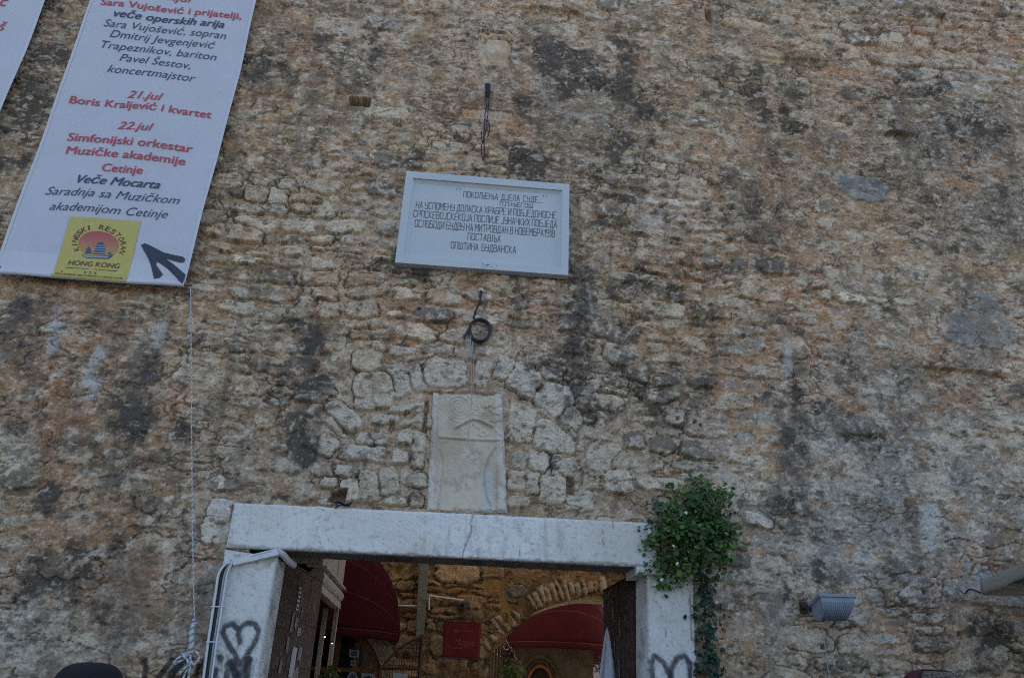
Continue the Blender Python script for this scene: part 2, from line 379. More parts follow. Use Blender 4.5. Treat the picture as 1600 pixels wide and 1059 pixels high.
_b8 = lambda L: [(300+x*.2833, 500+y*.2833) for x, y in L]
_b6 = lambda L: [(460+x*.325, 530+y*.325) for x, y in L]
BANDS = [(_b8([(380,330),(530,335),(690,340),(765,368),(760,420),(650,520),(640,575),(740,620),(850,660),(830,720),(780,790),(730,835)]), .055), (_b6([(1600,375),(1500,425),(1420,460),(1370,515),(1385,590),(1365,650),(1340,730)]), .055), (_b6([(430,120),(520,100),(630,82),(760,90),(880,90),(950,105)]), .04), (_b8([(380,150),(375,240),(365,330)]), .04), (_b8([(20,190),(100,200),(180,200)]), .045), (_b8([(60,135),(170,120),(300,125),(390,160)]), .04), (_b6([(500,420),(560,370),(600,340)]), .04), (_b6([(640,245),(760,250),(860,245),(960,262)]), .03), (_b6([(1030,290),(1110,310),(1200,350),(1280,420),(1360,500)]), .022),
 ([(1000,610),(1040,607),(1080,612)], .03), ([(1085,405),(1110,440),(1090,480)], .05), ([(1060,335),(1075,350)], .05), ([(970,240),(985,225),(975,205)], .03), ([(735,365),(700,372)], .03)]
_dk, _wt = (.095, .085, .078), (.56, .54, .52)
STREAKS_AND_SHADOW = [([(898,432),(902,520),(896,640)], .17, .80, _dk), ([(862,85),(850,180),(838,262)], .16, .45, _dk), ([(1252,560),(1246,680),(1250,800)], .13, .55, _dk), ([(1222,640),(1218,790)], .15, .5, _dk), ([(232,560),(214,640),(190,760)], .17, .65, _dk), ([(492,510),(484,600),(478,710)], .13, .55, _dk), ([(975,70),(985,190)], .12, .6, _dk), ([(1165,300),(1180,390)], .13, .5, _dk), ([(1310,560),(1322,660)], .10, .4, _dk), ([(1400,620),(1395,760)], .12, .35, _dk), ([(760,432),(700,428),(650,424)], .07, .6, _dk), ([(890,434),(800,430)], .07, .6, _dk), ([(30,470),(24,540)], .13, .6, _dk), ([(1560,180),(1566,330)], .2, .35, _dk),  # the pair just below the plaque paints its shadow on the stone
 ([(1447,785),(1450,850)], .07, .85, _wt), ([(158,550),(148,620)], .07, .8, _wt), ([(90,490),(82,545)], .07, .75, _wt), ([(1226,540),(1230,590)], .06, .6, _wt), ([(258,490),(250,540)], .05, .6, _wt), ([(920,440),(926,540)], .03, .5, _wt)]
SEATS = [[(369,788),(1020,819),(1022,883),(356,850)], [(354,856),(429,869),(399,1059),(330,1059)], [(1014,894),(1082,902),(1086,1059),(1016,1059)], [(680,617),(782,620),(789,799),(671,795)], [(748,50),(800,54),(797,106),(746,104)], [(722,170),(800,177),(800,192),(722,187)]]
def make_wall():
    rng = np.random.RandomState(11)
    X, Z = np.meshgrid(X1, Z1); shp = X.shape
    xf, zf = X.ravel(), Z.ravel()
    wx = ((fbm(xf, zf, .14, 3, 21)-.5)*.055).reshape(shp); wz = ((fbm(xf, zf, .12, 3, 31)-.5)*.05).reshape(shp)
    wz += ((fbm(xf, zf, 1.3, 3, 36)-.5)*.20).reshape(shp)
    sp = arch_stones()+single_stones()
    ex = np.array([(s[0], s[1], s[2], s[3]) for s in sp])
    def keep(x, z):
        return not np.any((np.abs(ex[:, 0]-x) < ex[:, 2]*1.05) & (np.abs(ex[:, 1]-z) < ex[:, 3]*1.05))
    lo = at(735, 795); ax = 1.25; az = at(735, 560)[1]-lo[1]
    def keep2(x, z):
        return keep(x, z) and (((x-lo[0])/ax)**2+((z-lo[1])/az)**2 > 1.0 or z < lo[1]-.3)
    st = courses(-15, 16, 0, 5.0, rng, .085, .225, keep2)+courses(-15, 16, 5.0, 8.2, rng, .085, .215, keep2)+courses(-15, 16, 8.2, 14, rng, .11, .27, keep2)
    ns = len(st); st = st+sp
    zz = np.zeros(shp, f32)
    best, second, bid, U, V = rasterise(X1, Z1, st, (wx, wz))
    edge = np.minimum(best, (best-second)*.5-.002).ravel()
    edge += (fbm(xf, zf, .06, 4, 51, .65)-.5)*.042
    bid = bid.ravel(); U = U.ravel(); V = V.ravel(); k = np.maximum(bid, 0)
    ns_all = len(st); R1 = rng.rand(ns_all).astype(f32); R2 = rng.rand(ns_all).astype(f32); tx = rng.normal(size=ns_all).astype(f32); tz = rng.normal(size=ns_all).astype(f32)
    special = (k >= ns)
    edge -= np.where(special, 0.0, .004+.013*R2[k]**2).astype(f32)
    q1 = fbm(xf, zf, .9, 4, 61); q2 = fbm(xf, zf, .35, 4, 71); q3 = fbm(xf, zf, .09, 4, 81, .6); q4 = fbm(xf, zf, .03, 3, 86, .7)
    rd = ridge(xf*.8, zf*1.5, .16, 4, 101)
    dzx = xf+(q2-.5)*.35; dzz = zf+(fbm(xf, zf, .4, 4, 111)-.5)*.35
    DK = zone(dzx, dzz, DARK); GR = zone(dzx, dzz, GREY); OR = zone(dzx, dzz, ORANGE); WH = zone(dzx, dzz, WHITE)
    PL = np.clip(zone(dzx, dzz, PLASTER)+(q1-.5)*1.1-.9*zone(dzx, dzz, CLEAN), -0.5, 1)
    # relief
    dome = sst(edge, -.002, .014)
    hs = .016+.026*R1[k]-np.clip(PL, 0, 1)*.060*(R2[k] > .22)*(1-special)
    lay = ridge(xf*.35+R2[k]*7, zf*1.6+R1[k]*9, .11, 4, 121)
    frac = fbm(xf+R1[k]*3, zf+R2[k]*5, .12, 5, 125, .68)
    Hs = hs*(.25+.75*dome)+(.006*tx[k]*U+.008*tz[k]*V)*dome+.030*(frac-.5)+.012*(lay-.5)*dome
    crag = ridge(xf*.75, zf*1.45, .24, 5, 105); crag2 = fbm(xf*.8, zf*1.3, .10, 5, 115, .72)
    rough = .35+.95*np.clip(PL+.15, 0, 1)
    Hm = .004+.030*PL+.018*(q2-.5)+rough*(.030*(crag-.5)+.042*(crag2-.5))+.008*(q4-.5)
    insd = sst(edge, -.006, .008)
    Hs = np.where(bid < 0, -1, Hs*insd-.05*(1-insd))
    Hs = Hs+special*.006
    band = np.zeros(xf.shape, f32)
    t = np.clip(.5+(Hs-Hm)/.010, 0, 1); isst = t*t*(3-2*t)
    h = Hm+(np.maximum(Hs, Hm)-Hm)
    # smooth bands of newer pointing round the old arch
    for P, wd in BANDS:
        P = [at(*p) for p in P]; x0, x1 = min(p[0] for p in P)-.2, max(p[0] for p in P)+.2; z0, z1 = min(p[1] for p in P)-.2, max(p[1] for p in P)+.2
        m = np.where((xf > x0) & (xf < x1) & (zf > z0) & (zf < z1))[0]
        d = pdist(xf[m], zf[m], P)+(q3[m]-.5)*.035; k_ = sst(-d, -wd, -wd*.55)
        band[m] = np.maximum(band[m], k_); h[m] = h[m]*(1-k_)+(.020+.008*(q3[m]-.5)-.006*sst(d, wd*.2, wd*.6))*k_
    # open joints and cracks
    gap = sst(-np.abs(edge+.001), -.006, -.001)*sst(q2+.04*special, .55, .67)*(1-.6*np.clip(PL, 0, 1))
    h = h-.030*gap
    cr = sst(-np.abs(fbm(xf*.42, zf*1.15, .22, 4, 131)-.5), -.011, -.002)*sst(q1, .46, .6)
    h = h-.022*cr
    h = h+.020*(fbm(xf, zf, 1.2, 2, 141)-.5)
    for (px, py, rx, ry) in HOLES:
        x, z = at(px, py); a = at(px+rx, py)[0]-x; b = at(px, py-ry)[1]-z
        m = (np.abs(xf-x) < a+.1) & (np.abs(zf-z) < b+.1)
        d = np.maximum(np.abs(xf[m]-x)/a, np.abs(zf[m]-z)/b)+(q3[m]-.5)*.5
        h[m] = h[m]*(1-sst(-d, -1.15, -.85))-(.20 if rx > 8 else .09)*sst(-d, -1.15, -.85)
    # the overhanging ledge by the top and a few tilted slabs
    for (px, py, rx, ry, out) in [(860,12,50,9,.05),(1395,208,30,7,.07),(1490,575,80,5,.05),(660,18,30,8,.03),(1230,90,60,6,.04),(240,820,40,5,.03),(1560,940,50,8,.03),(830,905,1,1,0)]:
        x, z = at(px, py); a = at(px+rx, py)[0]-x; b = at(px, py-ry)[1]-z
        m = (np.abs(xf-x) < a*1.3) & (np.abs(zf-z) < b*2)
        dd = sst(1.15-np.abs(xf[m]-x)/a+(q3[m]-.5)*.5, 0, .3)*sst(1.1-np.abs(zf[m]-z)/b+(q3[m]-.5)*.6, 0, .3)
        h[m] += out*dd
    for quad in SEATS:
        P = [at(*p, 0) for p in quad]; ins = np.ones(xf.shape, bool)
        for (ax_, az_), (bx_, bz_) in zip(P, P[1:]+P[:1]): ins &= ((bx_-ax_)*(zf-az_)-(bz_-az_)*(xf-ax_)) < 0
        h[ins] = np.minimum(h[ins], -.16 if quad[0] == (748, 50) else -.03)
    pq_ = (xf > at(617,0)[0]-.3) & (xf < at(890,0)[0]+.3) & (zf < at(760,262)[1]) & (zf > at(760,440)[1]); h[pq_] = np.minimum(h[pq_], .035)
    # colour
    ci = (R2*9.999).astype(int)
    cs = STONES[ci[k]]*(.80+.42*R1[k])[:, None]
    cs = cs*(.60+.80*frac)[:, None]
    cs = mixc(cs, (.36, .23, .13), .55*sst(fbm(xf, zf, .2, 4, 151), .52, .68)*(1-.5*GR))
    cs = mixc(cs, (.275, .285, .30), .80*np.clip(GR*1.1-.1+.5*(q2-.5), 0, 1))
    sp_light = special & (k < ns+50)
    cs = np.where(sp_light[:, None], cs*.6+np.array((.165, .152, .128), f32), cs)
    sid = k-ns-50
    for j, cc in ((0, (.20,.21,.215)), (1, (.20,.205,.21)), (2, (.23,.23,.22)), (3, (.13,.12,.11)), (4, (.085,.078,.07)), (5, (.50,.50,.48)), (6, (.50,.50,.48)), (12, (.34,.36,.37)), (13, (.30,.32,.34)), (14, (.30,.31,.33)), (16, (.33,.32,.30)), (23, (.15,.13,.10)), (24, (.31,.31,.30)), (26, (.10,.085,.07)), (27, (.15,.11,.09))):
        cs = np.where((special & (sid == j))[:, None], np.array(cc, f32)*(.8+.4*q3)[:, None], cs)
    cm = np.empty_like(cs); cm[:] = (.365, .245, .155)
    cm = mixc(cm, (.41, .315, .225), sst(q2, .42, .62)*.9)
    cm = mixc(cm, (.26, .20, .145), sst(fbm(xf, zf, .5, 4, 161), .50, .66)*.8)
    cm = mixc(cm, (.28, .275, .265), np.clip(GR*1.2, 0, 1)*.90*sst(q2+q3, .70, 1.02))
    cm = cm*(.62+.44*crag2+.32*q4)[:, None]
    fresh = sst(fbm(xf, zf, .7, 3, 171), .54, .62)*(1-np.clip(PL, 0, 1))
    cm = mixc(cm, (.36, .245, .165), .8*fresh)
    isst = isst*(1-band); c = cm*(1-isst[:, None])+cs*isst[:, None]; c = mixc(c, (.31, .215, .15), band*.8)
    c = mixc(c, (.43, .19, .085), np.clip(OR*(.40+1.1*q2-.25*isst), 0, .54)*sst(q3, .25, .6))
    c = mixc(c, (.50, .48, .44), np.clip(WH*1.2, 0, 1)*sst(q3+.35*q2+.2*isst, .40, .78)*.85)
    # pale crust in flecks, dark lichen and painted plaque shadow in flecks, both denser in their patches
    crust = sst(fbm(xf, zf, .16, 5, 181, .62), .54, .66)
    c = mixc(c, (.47, .43, .36), crust*.55*(1-.3*np.clip(DK, 0, 1)))
    li = fbm(xf, zf, .20, 6, 191, .68)
    c = mixc(c, (.085, .076, .068), sst(li+.34*np.clip(DK, 0, 1.3), .66, .78)*.90)
    c = mixc(c, np.array((.115, .100, .088), f32)*(.45+1.1*frac)[:, None], np.clip(DK*1.1, 0, 1)*.62*sst(.5*q4+.6*q3, .44, .66))
    li2 = fbm(xf*.6, zf*1.3, .07, 4, 201, .65)
    c = mixc(c, (.10, .088, .075), sst(li2+.08*np.clip(DK, 0, 1), .64, .73)*.70)
    c = mixc(c, (.52, .49, .44), sst(fbm(xf, zf, .035, 3, 211, .7), .66, .76)*.55)
    c = mixc(c, (.11, .085, .06), np.maximum(gap, cr)*.5)
    # moss in a few joints
    c = mixc(c, (.17, .155, .08), sst(fbm(xf, zf, .5, 6, 221, .7), .64, .72)*.35)
    # fine grit: pale chips along the rims, dark pits in the hollows
    g1 = fbm(xf, zf, .030, 3, 241, .75); g2 = fbm(xf*.7, zf*1.4, .055, 4, 251, .7); g3 = fbm(xf, zf, .11, 5, 261, .72)
    c = c*(.74+.52*g1)[:, None]
    rimm = sst(-np.abs(edge-.006), -.008, -.001)*isst
    c = mixc(c, (.56, .49, .39), rimm*sst(g2, .40, .58)*.65)
    c = mixc(c, (.55, .51, .45), sst(g2, .61, .70)*.60)
    c = mixc(c, (.12, .10, .08), sst(-g2, -.37, -.29)*.60)
    c = mixc(c, (.12, .10, .085), sst(g3+.10*np.clip(PL, 0, 1)+.10*np.clip(DK, 0, 1), .62, .72)*.55)
    # rain streaks
    stk = sst(fbm(xf, zf*.10, .10, 3, 231), .60, .72)*sst(q1, .45, .6)
    c = mixc(c, (.16, .14, .125), stk*.45)
    dstone = (R1[k] > .86)*isst*(1-special)*sst(fbm(xf, zf, .06, 4, 281, .7), .36, .52)
    c = mixc(c, (.11, .10, .092), dstone*.72)
    slate = special & np.isin(sid, (0, 1, 2, 12, 13, 14))
    c = mixc(c, cs, slate*isst*.50)
    lum = c.mean(axis=1, keepdims=True); c = c*np.power(np.maximum(lum, .01)/.27, .16)
    c = c*np.array((1.31, 1.225, 1.11), f32)*(.86+.28*fbm(xf, zf, 1.4, 3, 271))[:, None]
    for P, wd, am, cc in STREAKS_AND_SHADOW:  # streaks, and the painted shadow line under the plaque
        P = [at(*p) for p in P]; x0, x1 = min(p[0] for p in P)-.5, max(p[0] for p in P)+.5; z0, z1 = min(p[1] for p in P)-.4, max(p[1] for p in P)+.4
        m = np.where((xf > x0) & (xf < x1) & (zf > z0) & (zf < z1))[0]
        d = pdist(xf[m]+(q2[m]-.5)*.14, zf[m], P)/wd+(fbm(xf[m], zf[m]*.25, .05, 4, 291, .7)-.5)*1.5
        c[m] = mixc(c[m], cc, sst(-d, -1.15, -.25)*am*sst(q3[m]+.4*q4[m], .45, .85))
    # spray paint low on the wall, left of the doorway
    for P, wd in SPRAY_WALL:
        d = pdist(xf, zf, [at(*p) for p in P]) if True else 0
        c = mixc(c, (.02, .02, .024), sst(-d, -wd*1.25, -wd*.55)*(.72+.28*q3))
    Vt = np.stack([xf, -h, zf], 1)
    nz_, nx_ = shp; idx = np.arange(nx_*nz_).reshape(shp)
    F = np.stack([idx[:-1, :-1], idx[:-1, 1:], idx[1:, 1:], idx[1:, :-1]], -1).reshape(-1, 4)
    cx = (xf[F[:, 0]]+xf[F[:, 2]])/2; cz = (zf[F[:, 0]]+zf[F[:, 2]])/2
    hole = (cx > -1.5) & (cx < 2.0) & (cz < 2.72)
    F = F[~hole]
    used = np.zeros(len(Vt), bool); used[F.ravel()] = True
    re = np.cumsum(used)-1
    return Vt[used], re[F], c[used]
SPRAY_WALL = [([(229,1042),(226,1066)], .024), ([(227,1032),(227,1034)], .028), ([(270,1031),(258,1045),(246,1064)], .026), ([(290,1030),(274,1048),(262,1068)], .032), ([(300,1030),(290,1054),(284,1066)], .026), ([(312,1038),(306,1062)], .02)]
town_wall = empty('town_wall', (0, 0, 0))
tag(town_wall, 'tall weathered rubble stone town wall around the gateway', 'wall')
V_, F_a, c_ = make_wall()
masonry = np_mesh('masonry', V_, F_a, c_, M['masonry'], town_wall)
del V_, F_a, c_
core = MB()
core.box(-15, -1.62, .16, 1.35, -.02, 13.9).box(2.12, 16, .16, 1.35, -.02, 13.9).box(-1.62, 2.12, .42, 1.35, 3.05, 13.9).box(-1.62, 2.12, .16, .42, 2.92, 13.9)
M['core'] = mat('rubble_core', (.30, .24, .17), .95, .3, 6, .6, 30)
core.build('wall_core', M['core'], town_wall)

# ------------------------------------------------------------------ dressed stones set in the wall
def px_poly(pts, Y): return [at(*p, Y) for p in pts]
HEART_L = [(375,1003),(372,990),(376,979),(387,972),(399,975),(404,986),(400,1000),(389,1018),(374,1038),(366,1020),(355,1003),(348,988),(352,977),(364,974),(372,982)]
SPRAY_JAMB_L = [(HEART_L, .024), ([(343,1026),(345,1029)], .03), ([(337,1046),(333,1070)], .028), ([(352,1070),(358,1034),(367,1052)], .03), ([(362,1034),(372,1062)], .035), ([(370,1060),(390,1030)], .03), ([(388,1030),(384,1068)], .034)]
SPRAY_JAMB_R = [([(1049,1064),(1042,1044),(1036,1034),(1023,1024),(1018,1034),(1020,1062)], .024), ([(1049,1064),(1049,1044),(1058,1028),(1070,1024),(1078,1036),(1078,1062)], .026)]
def whitewash(spray=None, tone=1.0, cracks=(), yellow=.3, Yp=0):
    def fn(X, Z, u, v):
        q = fbm(X, Z, .5, 5, 301); q3 = fbm(X, Z, .06, 4, 311, .65); q4 = fbm(X, Z, .02, 3, 321, .7)
        e = np.minimum(np.minimum(u, 1-u)*3.0, np.minimum(v, 1-v)*.5)
        h = .008*(q-.5)+.006*(q3-.5)+.002*(q4-.5)-.028*sst(-(e+(q3-.5)*.060+(q-.5)*.03), -.018, .0)
        c = np.empty((X.size, 3), f32); c[:] = (.70*tone, .69*tone, .655*tone)
        c = c*(.88+.24*q)[:, None]
        c = mixc(c, (.46, .38, .27), sst(fbm(X, Z, .8, 4, 331), .50, .68)*yellow)
        c = mixc(c, (.27, .26, .25), sst(fbm(X*.8, Z, .05, 6, 341, .8)+.25*(q-.5), .57, .68)*.30)
        c = mixc(c, (.20, .19, .18), sst(fbm(X*.7, Z, .017, 3, 351, .7), .65, .74)*.45)
        c = mixc(c, (.66, .66, .65), sst(fbm(X, Z, .1, 4, 361), .55, .7)*.5)
        drip = sst(fbm(X, Z*.12, .05, 3, 371), .60, .72)*sst(q, .4, .6)
        c = mixc(c, (.34, .32, .29), drip*.4)
        for P, wd in cracks:
            d = pdist(X+(q3-.5)*.03, Z+(q4-.5)*.02, px_poly(P, Yp)); m = sst(-d, -wd, -wd*.3)
            h = h-.006*m; c = mixc(c, (.16, .14, .12), m*.75)
        if spray:
            for P, wd in spray:
                d = pdist(X+(q4-.5)*.006, Z+(q4-.5)*.006, px_poly(P, Yp))
                c = mixc(c, (.025, .025, .03), sst(-d, -wd*1.15, -wd*.5)*(.62+.5*q4).clip(0, .93))
                c = mixc(c, (.10, .10, .105), sst(-d, -wd*2.6, -wd*.8)*sst(q4, .45, .75)*.55)
        return h, c
    return fn
LY = -.075
lq = [at(365,784,LY), at(1026,816,LY), at(1028,885.5,LY), at(352,853.5,LY)]
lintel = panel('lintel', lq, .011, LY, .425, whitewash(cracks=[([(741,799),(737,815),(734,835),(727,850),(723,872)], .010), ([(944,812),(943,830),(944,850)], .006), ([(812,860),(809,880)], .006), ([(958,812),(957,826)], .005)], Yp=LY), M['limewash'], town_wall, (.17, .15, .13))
def down(q0, q1, z=0.0):
    t = (z-q0[1])/(q1[1]-q0[1]); return (q0[0]+t*(q1[0]-q0[0]), z)
JY = -.06
a, b, c_, d_ = at(350,857,JY), at(433,869.5,JY), at(402,1059,JY), at(326,1059,JY)
jamb_a = panel('jamb', [a, b, down(b, c_), down(a, d_)], .011, JY, .40, whitewash(SPRAY_JAMB_L, .93, cracks=[([(352,880),(345,920)], .006)], yellow=.8, Yp=JY), M['limewash'], town_wall)
a, b, c_, d_ = at(1012,892,JY), at(1084,899,JY), at(1089,1059,JY), at(1014,1059,JY)
jamb_b = panel('jamb', [a, b, down(b, c_), down(a, d_)], .011, JY, .40, whitewash(SPRAY_JAMB_R, .86, cracks=[([(1040,985),(1043,1010)], .006), ([(1078,930),(1082,1000)], .012)], yellow=.6, Yp=JY), M['limewash'], town_wall)
cq = [at(996,883.5,JY-.03), at(1040,886,JY-.03), at(1040,898,JY-.03), at(996,897,JY-.03)]
panel('jamb_cap', cq, .01, JY-.03, .40, whitewash(None, 1.0), M['limewash'], town_wall)

# the worn relief over the lintel: a winged beast above, a shield below
SY = -.012
def relief(X, Z, u, v):
    q = fbm(X, Z, .3, 4, 401); q3 = fbm(X, Z, .05, 4, 411, .6); q4 = fbm(X, Z, .018, 3, 421, .7)
    P = lambda pts: px_poly([(660+x*.1984, 600+y*.1984) for x, y in pts], SY)
    sc = abs(at(740, 700, SY)[0]-at(739, 700, SY)[0])*.1984
    D = lambda pts: pdist(X, Z, P(pts))/sc
    h = .004*(q-.5)+.006*(q3-.5)+.003*(q4-.5)
    side = np.maximum(sst(-u, -.10, -.06), sst(-(1-u), -.13, -.09)); h += .020*side
    h += .016*sst(-D([(130,412),(350,430),(600,440)]), -13, -6)-.014*sst(-D([(140,428),(350,446),(600,455)]), -9, -3)
    h -= .013*sst(-D([(112,120),(118,300),(110,405)]), -7, -2)
    cx, cz = P([(290,180)])[0]; rr = np.hypot(X-cx, (Z-cz)*1.0)/sc; up = (Z > P([(0,425)])[0][1])
    ang = np.arctan2(Z-cz, X-cx)
    wing = sst(-rr, -150, -130)*up*(X < P([(385,0)])[0][0])
    h += .005*wing*np.sin(rr*.22+1.2*np.sin(ang*2))
    fx = (X-P([(385,0)])[0][0])/sc; fz = (Z-P([(0,150)])[0][1])/sc
    fe = sst(fx, 0, 25)*sst(-fx, -220, -190)*sst(-np.abs(fz+20), -90, -70)*up
    h += .006*fe*np.sin(fx*.19+fz*.05)*sst(fz, -40, 0)+.006*fe*np.sin(fz*.28)*sst(-fz, -10, 40)
    for pts, wd, hh in (([(260,355),(330,320),(400,288),(460,305),(550,350)], 15, -.022), ([(250,350),(330,300),(400,268),(470,285),(560,330)], 13, .014), ([(400,320),(410,345),(440,358)], 11, -.014), ([(500,190),(540,230),(600,255)], 15, -.020), ([(530,180),(570,200),(620,180)], 14, -.022), ([(535,295),(575,305),(610,300)], 12, -.016),
                        ([(420,215),(470,190),(500,185)], 10, -.010), ([(480,370),(520,400),(470,410),(440,395)], 11, .010), ([(560,350),(590,370),(600,400)], 11, .010), ([(200,120),(195,190),(225,260)], 10, .007), ([(225,110),(290,95),(350,120)], 10, .007),
                        ([(135,520),(160,600),(162,690),(140,860),(125,960)], 9, -.012), ([(580,500),(520,590),(490,690),(490,800),(510,900),(540,960)], 11, -.017), ([(600,470),(590,600),(585,1000)], 9, -.010), ([(95,430),(85,700),(80,960)], 9, -.008)):
        h += hh*sst(-D(pts), -wd, -wd*.35)*(.6+.8*q3)
    tx = sst(-np.abs((X-P([(345,565)])[0][0])/sc), -135, -105)*sst(-np.abs((Z-P([(345,565)])[0][1])/sc), -34, -20)
    h += .010*tx*(fbm(X, Z, .022, 2, 431)-.5)*2
    h += .008*sst(u, .70, .78)*sst(v, .55, .65)*(fbm(X, Z, .03, 3, 441)-.4)
    h = h*.85-.020*sst(-(np.minimum(np.minimum(u, 1-u), np.minimum(v, 1-v)*1.4)+(q3-.5)*.07), -.03, 0)
    c = np.empty((X.size, 3), f32); c[:] = (.57, .49, .385); c = c*(.84+.3*q)[:, None]*(.88+.24*q3)[:, None]
    c = mixc(c, (.62, .59, .53), side*.7)
    c = mixc(c, (.40, .30, .20), sst(fbm(X, Z, .25, 4, 451), .55, .7)*.45)
    c = mixc(c, (.30, .29, .28), sst(fbm(X, Z, .07, 5, 461, .7), .58, .7)*.5)
    c = mixc(c, (.50, .51, .51), sst(u, .66, .72)*sst(-u, -.86, -.80)*sst(v, .6, .7)*.7)
    return h, c
panel('carved_slab', [at(677,613,SY), at(785,616,SY), at(793,801,SY), at(667,797,SY)], .006, SY, .20, relief, M['carved'], town_wall)

AY = -.012
def arms(X, Z, u, v):
    q = fbm(X, Z, .25, 4, 501); q3 = fbm(X, Z, .06, 4, 511, .65)
    sc = abs(at(778, 80, AY)[0]-at(777, 80, AY)[0])
    D = lambda pts: pdist(X, Z, px_poly(pts, AY))/sc
    h = .040*(q3-.5)+.03*(q-.5)-.075*sst(-np.minimum(np.minimum(u, 1-u), np.minimum(v, 1-v))+(q3-.5)*.12, -.17, -.02)
    sh = px_poly([(760,65),(796,65),(797,88),(788,99),(770,99),(759,88)], AY)
    xs = [p[0] for p in sh]; zs = [p[1] for p in sh]
    ins = sst(X, xs[0]-.005, xs[0]+.02)*sst(-X, -xs[1]-.005, -xs[1]+.02)*sst(-Z, -zs[0]-.005, -zs[0]+.02)*sst(Z, zs[3], zs[3]+.10)
    h += .050*ins+.012*sst(-D([(760,66),(759,86),(768,98),(788,98),(797,86),(796,66)]), -2.0, -.8)
    arc = [(758,66),(764,63),(770,63.5),(778,60),(785,63),(791,62.5),(798,68)]
    h += .05*sst(-D(arc), -2.0, -.8)
    for p in ((758,52),(763,61),(773,58),(784,59.5),(798,65)): h -= .12*sst(-D([(p[0]-4, p[1]+1.5), (p[0]+4, p[1])]), -3.8, -1.4)
    h += .04*sst(-D([(752,58),(764,48),(778,46),(790,50),(800,60)]), -4, -1.5)
    h += .05*sst(-D([(742,104),(770,108),(798,107)]), -6, -3)
    pits = np.maximum.reduce([sst(-D([(p[0]-4, p[1]+1.5), (p[0]+4, p[1])]), -3.4, -1.6) for p in ((758,52),(763,61),(773,58),(784,59.5),(798,65))])  # hollows above the shield, their shade painted into the stone colour
    c = np.empty((X.size, 3), f32); c[:] = (.58, .46, .33); c = c*(.8+.4*q)[:, None]*(.85+.3*q3)[:, None]
    c = mixc(c, (.46, .27, .14), sst(fbm(X, Z, .12, 4, 521), .5, .66)*.6)
    c = mixc(c, (.52, .49, .44), sst(-D([(742,103),(755,105),(765,107)]), -8, -3)*.9)
    c = mixc(c, (.62, .56, .47), ins*.25); c = mixc(c, (.50, .30, .16), ins*sst(fbm(X, Z, .07, 3, 541), .5, .6)*sst(Z, zs[2], zs[0])*.6)
    c = mixc(c, (.18, .15, .11), sst(fbm(X, Z, .1, 5, 531, .7), .56, .68)*.7*(1-ins)); c = mixc(c, (.06, .048, .036), pits*.9)
    return h, c
panel('coat_of_arms', [at(738,40,AY), at(812,44,AY), at(808,116,AY), at(733,112,AY)], .009, AY, .15, arms, M['carved'], town_wall)
def inscription(X, Z, u, v):
    q = fbm(X, Z, .2, 4, 551); q3 = fbm(X, Z, .05, 4, 561, .65)
    h = .020*(q3-.5)+.02*(q-.5)-.05*sst(-(np.minimum(np.minimum(u, 1-u)*2, np.minimum(v, 1-v)*.6)+(q3-.5)*.16), -.12, 0)
    row = np.abs(np.sin(v*math.pi*3.0)); let = sst(vn(X, Z*.25, .016, 571), .5, .62)*sst(row, .3, .6)*sst(u, .05, .1)*sst(-u, -.96, -.9)
    h -= .006*let
    c = np.empty((X.size, 3), f32); c[:] = (.55, .33, .185); c = c*(.75+.5*q)[:, None]*(.85+.3*q3)[:, None]
    c = mixc(c, (.50, .43, .35), sst(q, .5, .68)*.8)
    c = mixc(c, (.24, .15, .09), let*.45)
    return h, c
panel('inscription_stone', [at(711,164,-.004), at(812,172,-.004), at(812,198,-.004), at(710,193,-.004)], .008, -.004, .1, inscription, M['carved'], town_wall)

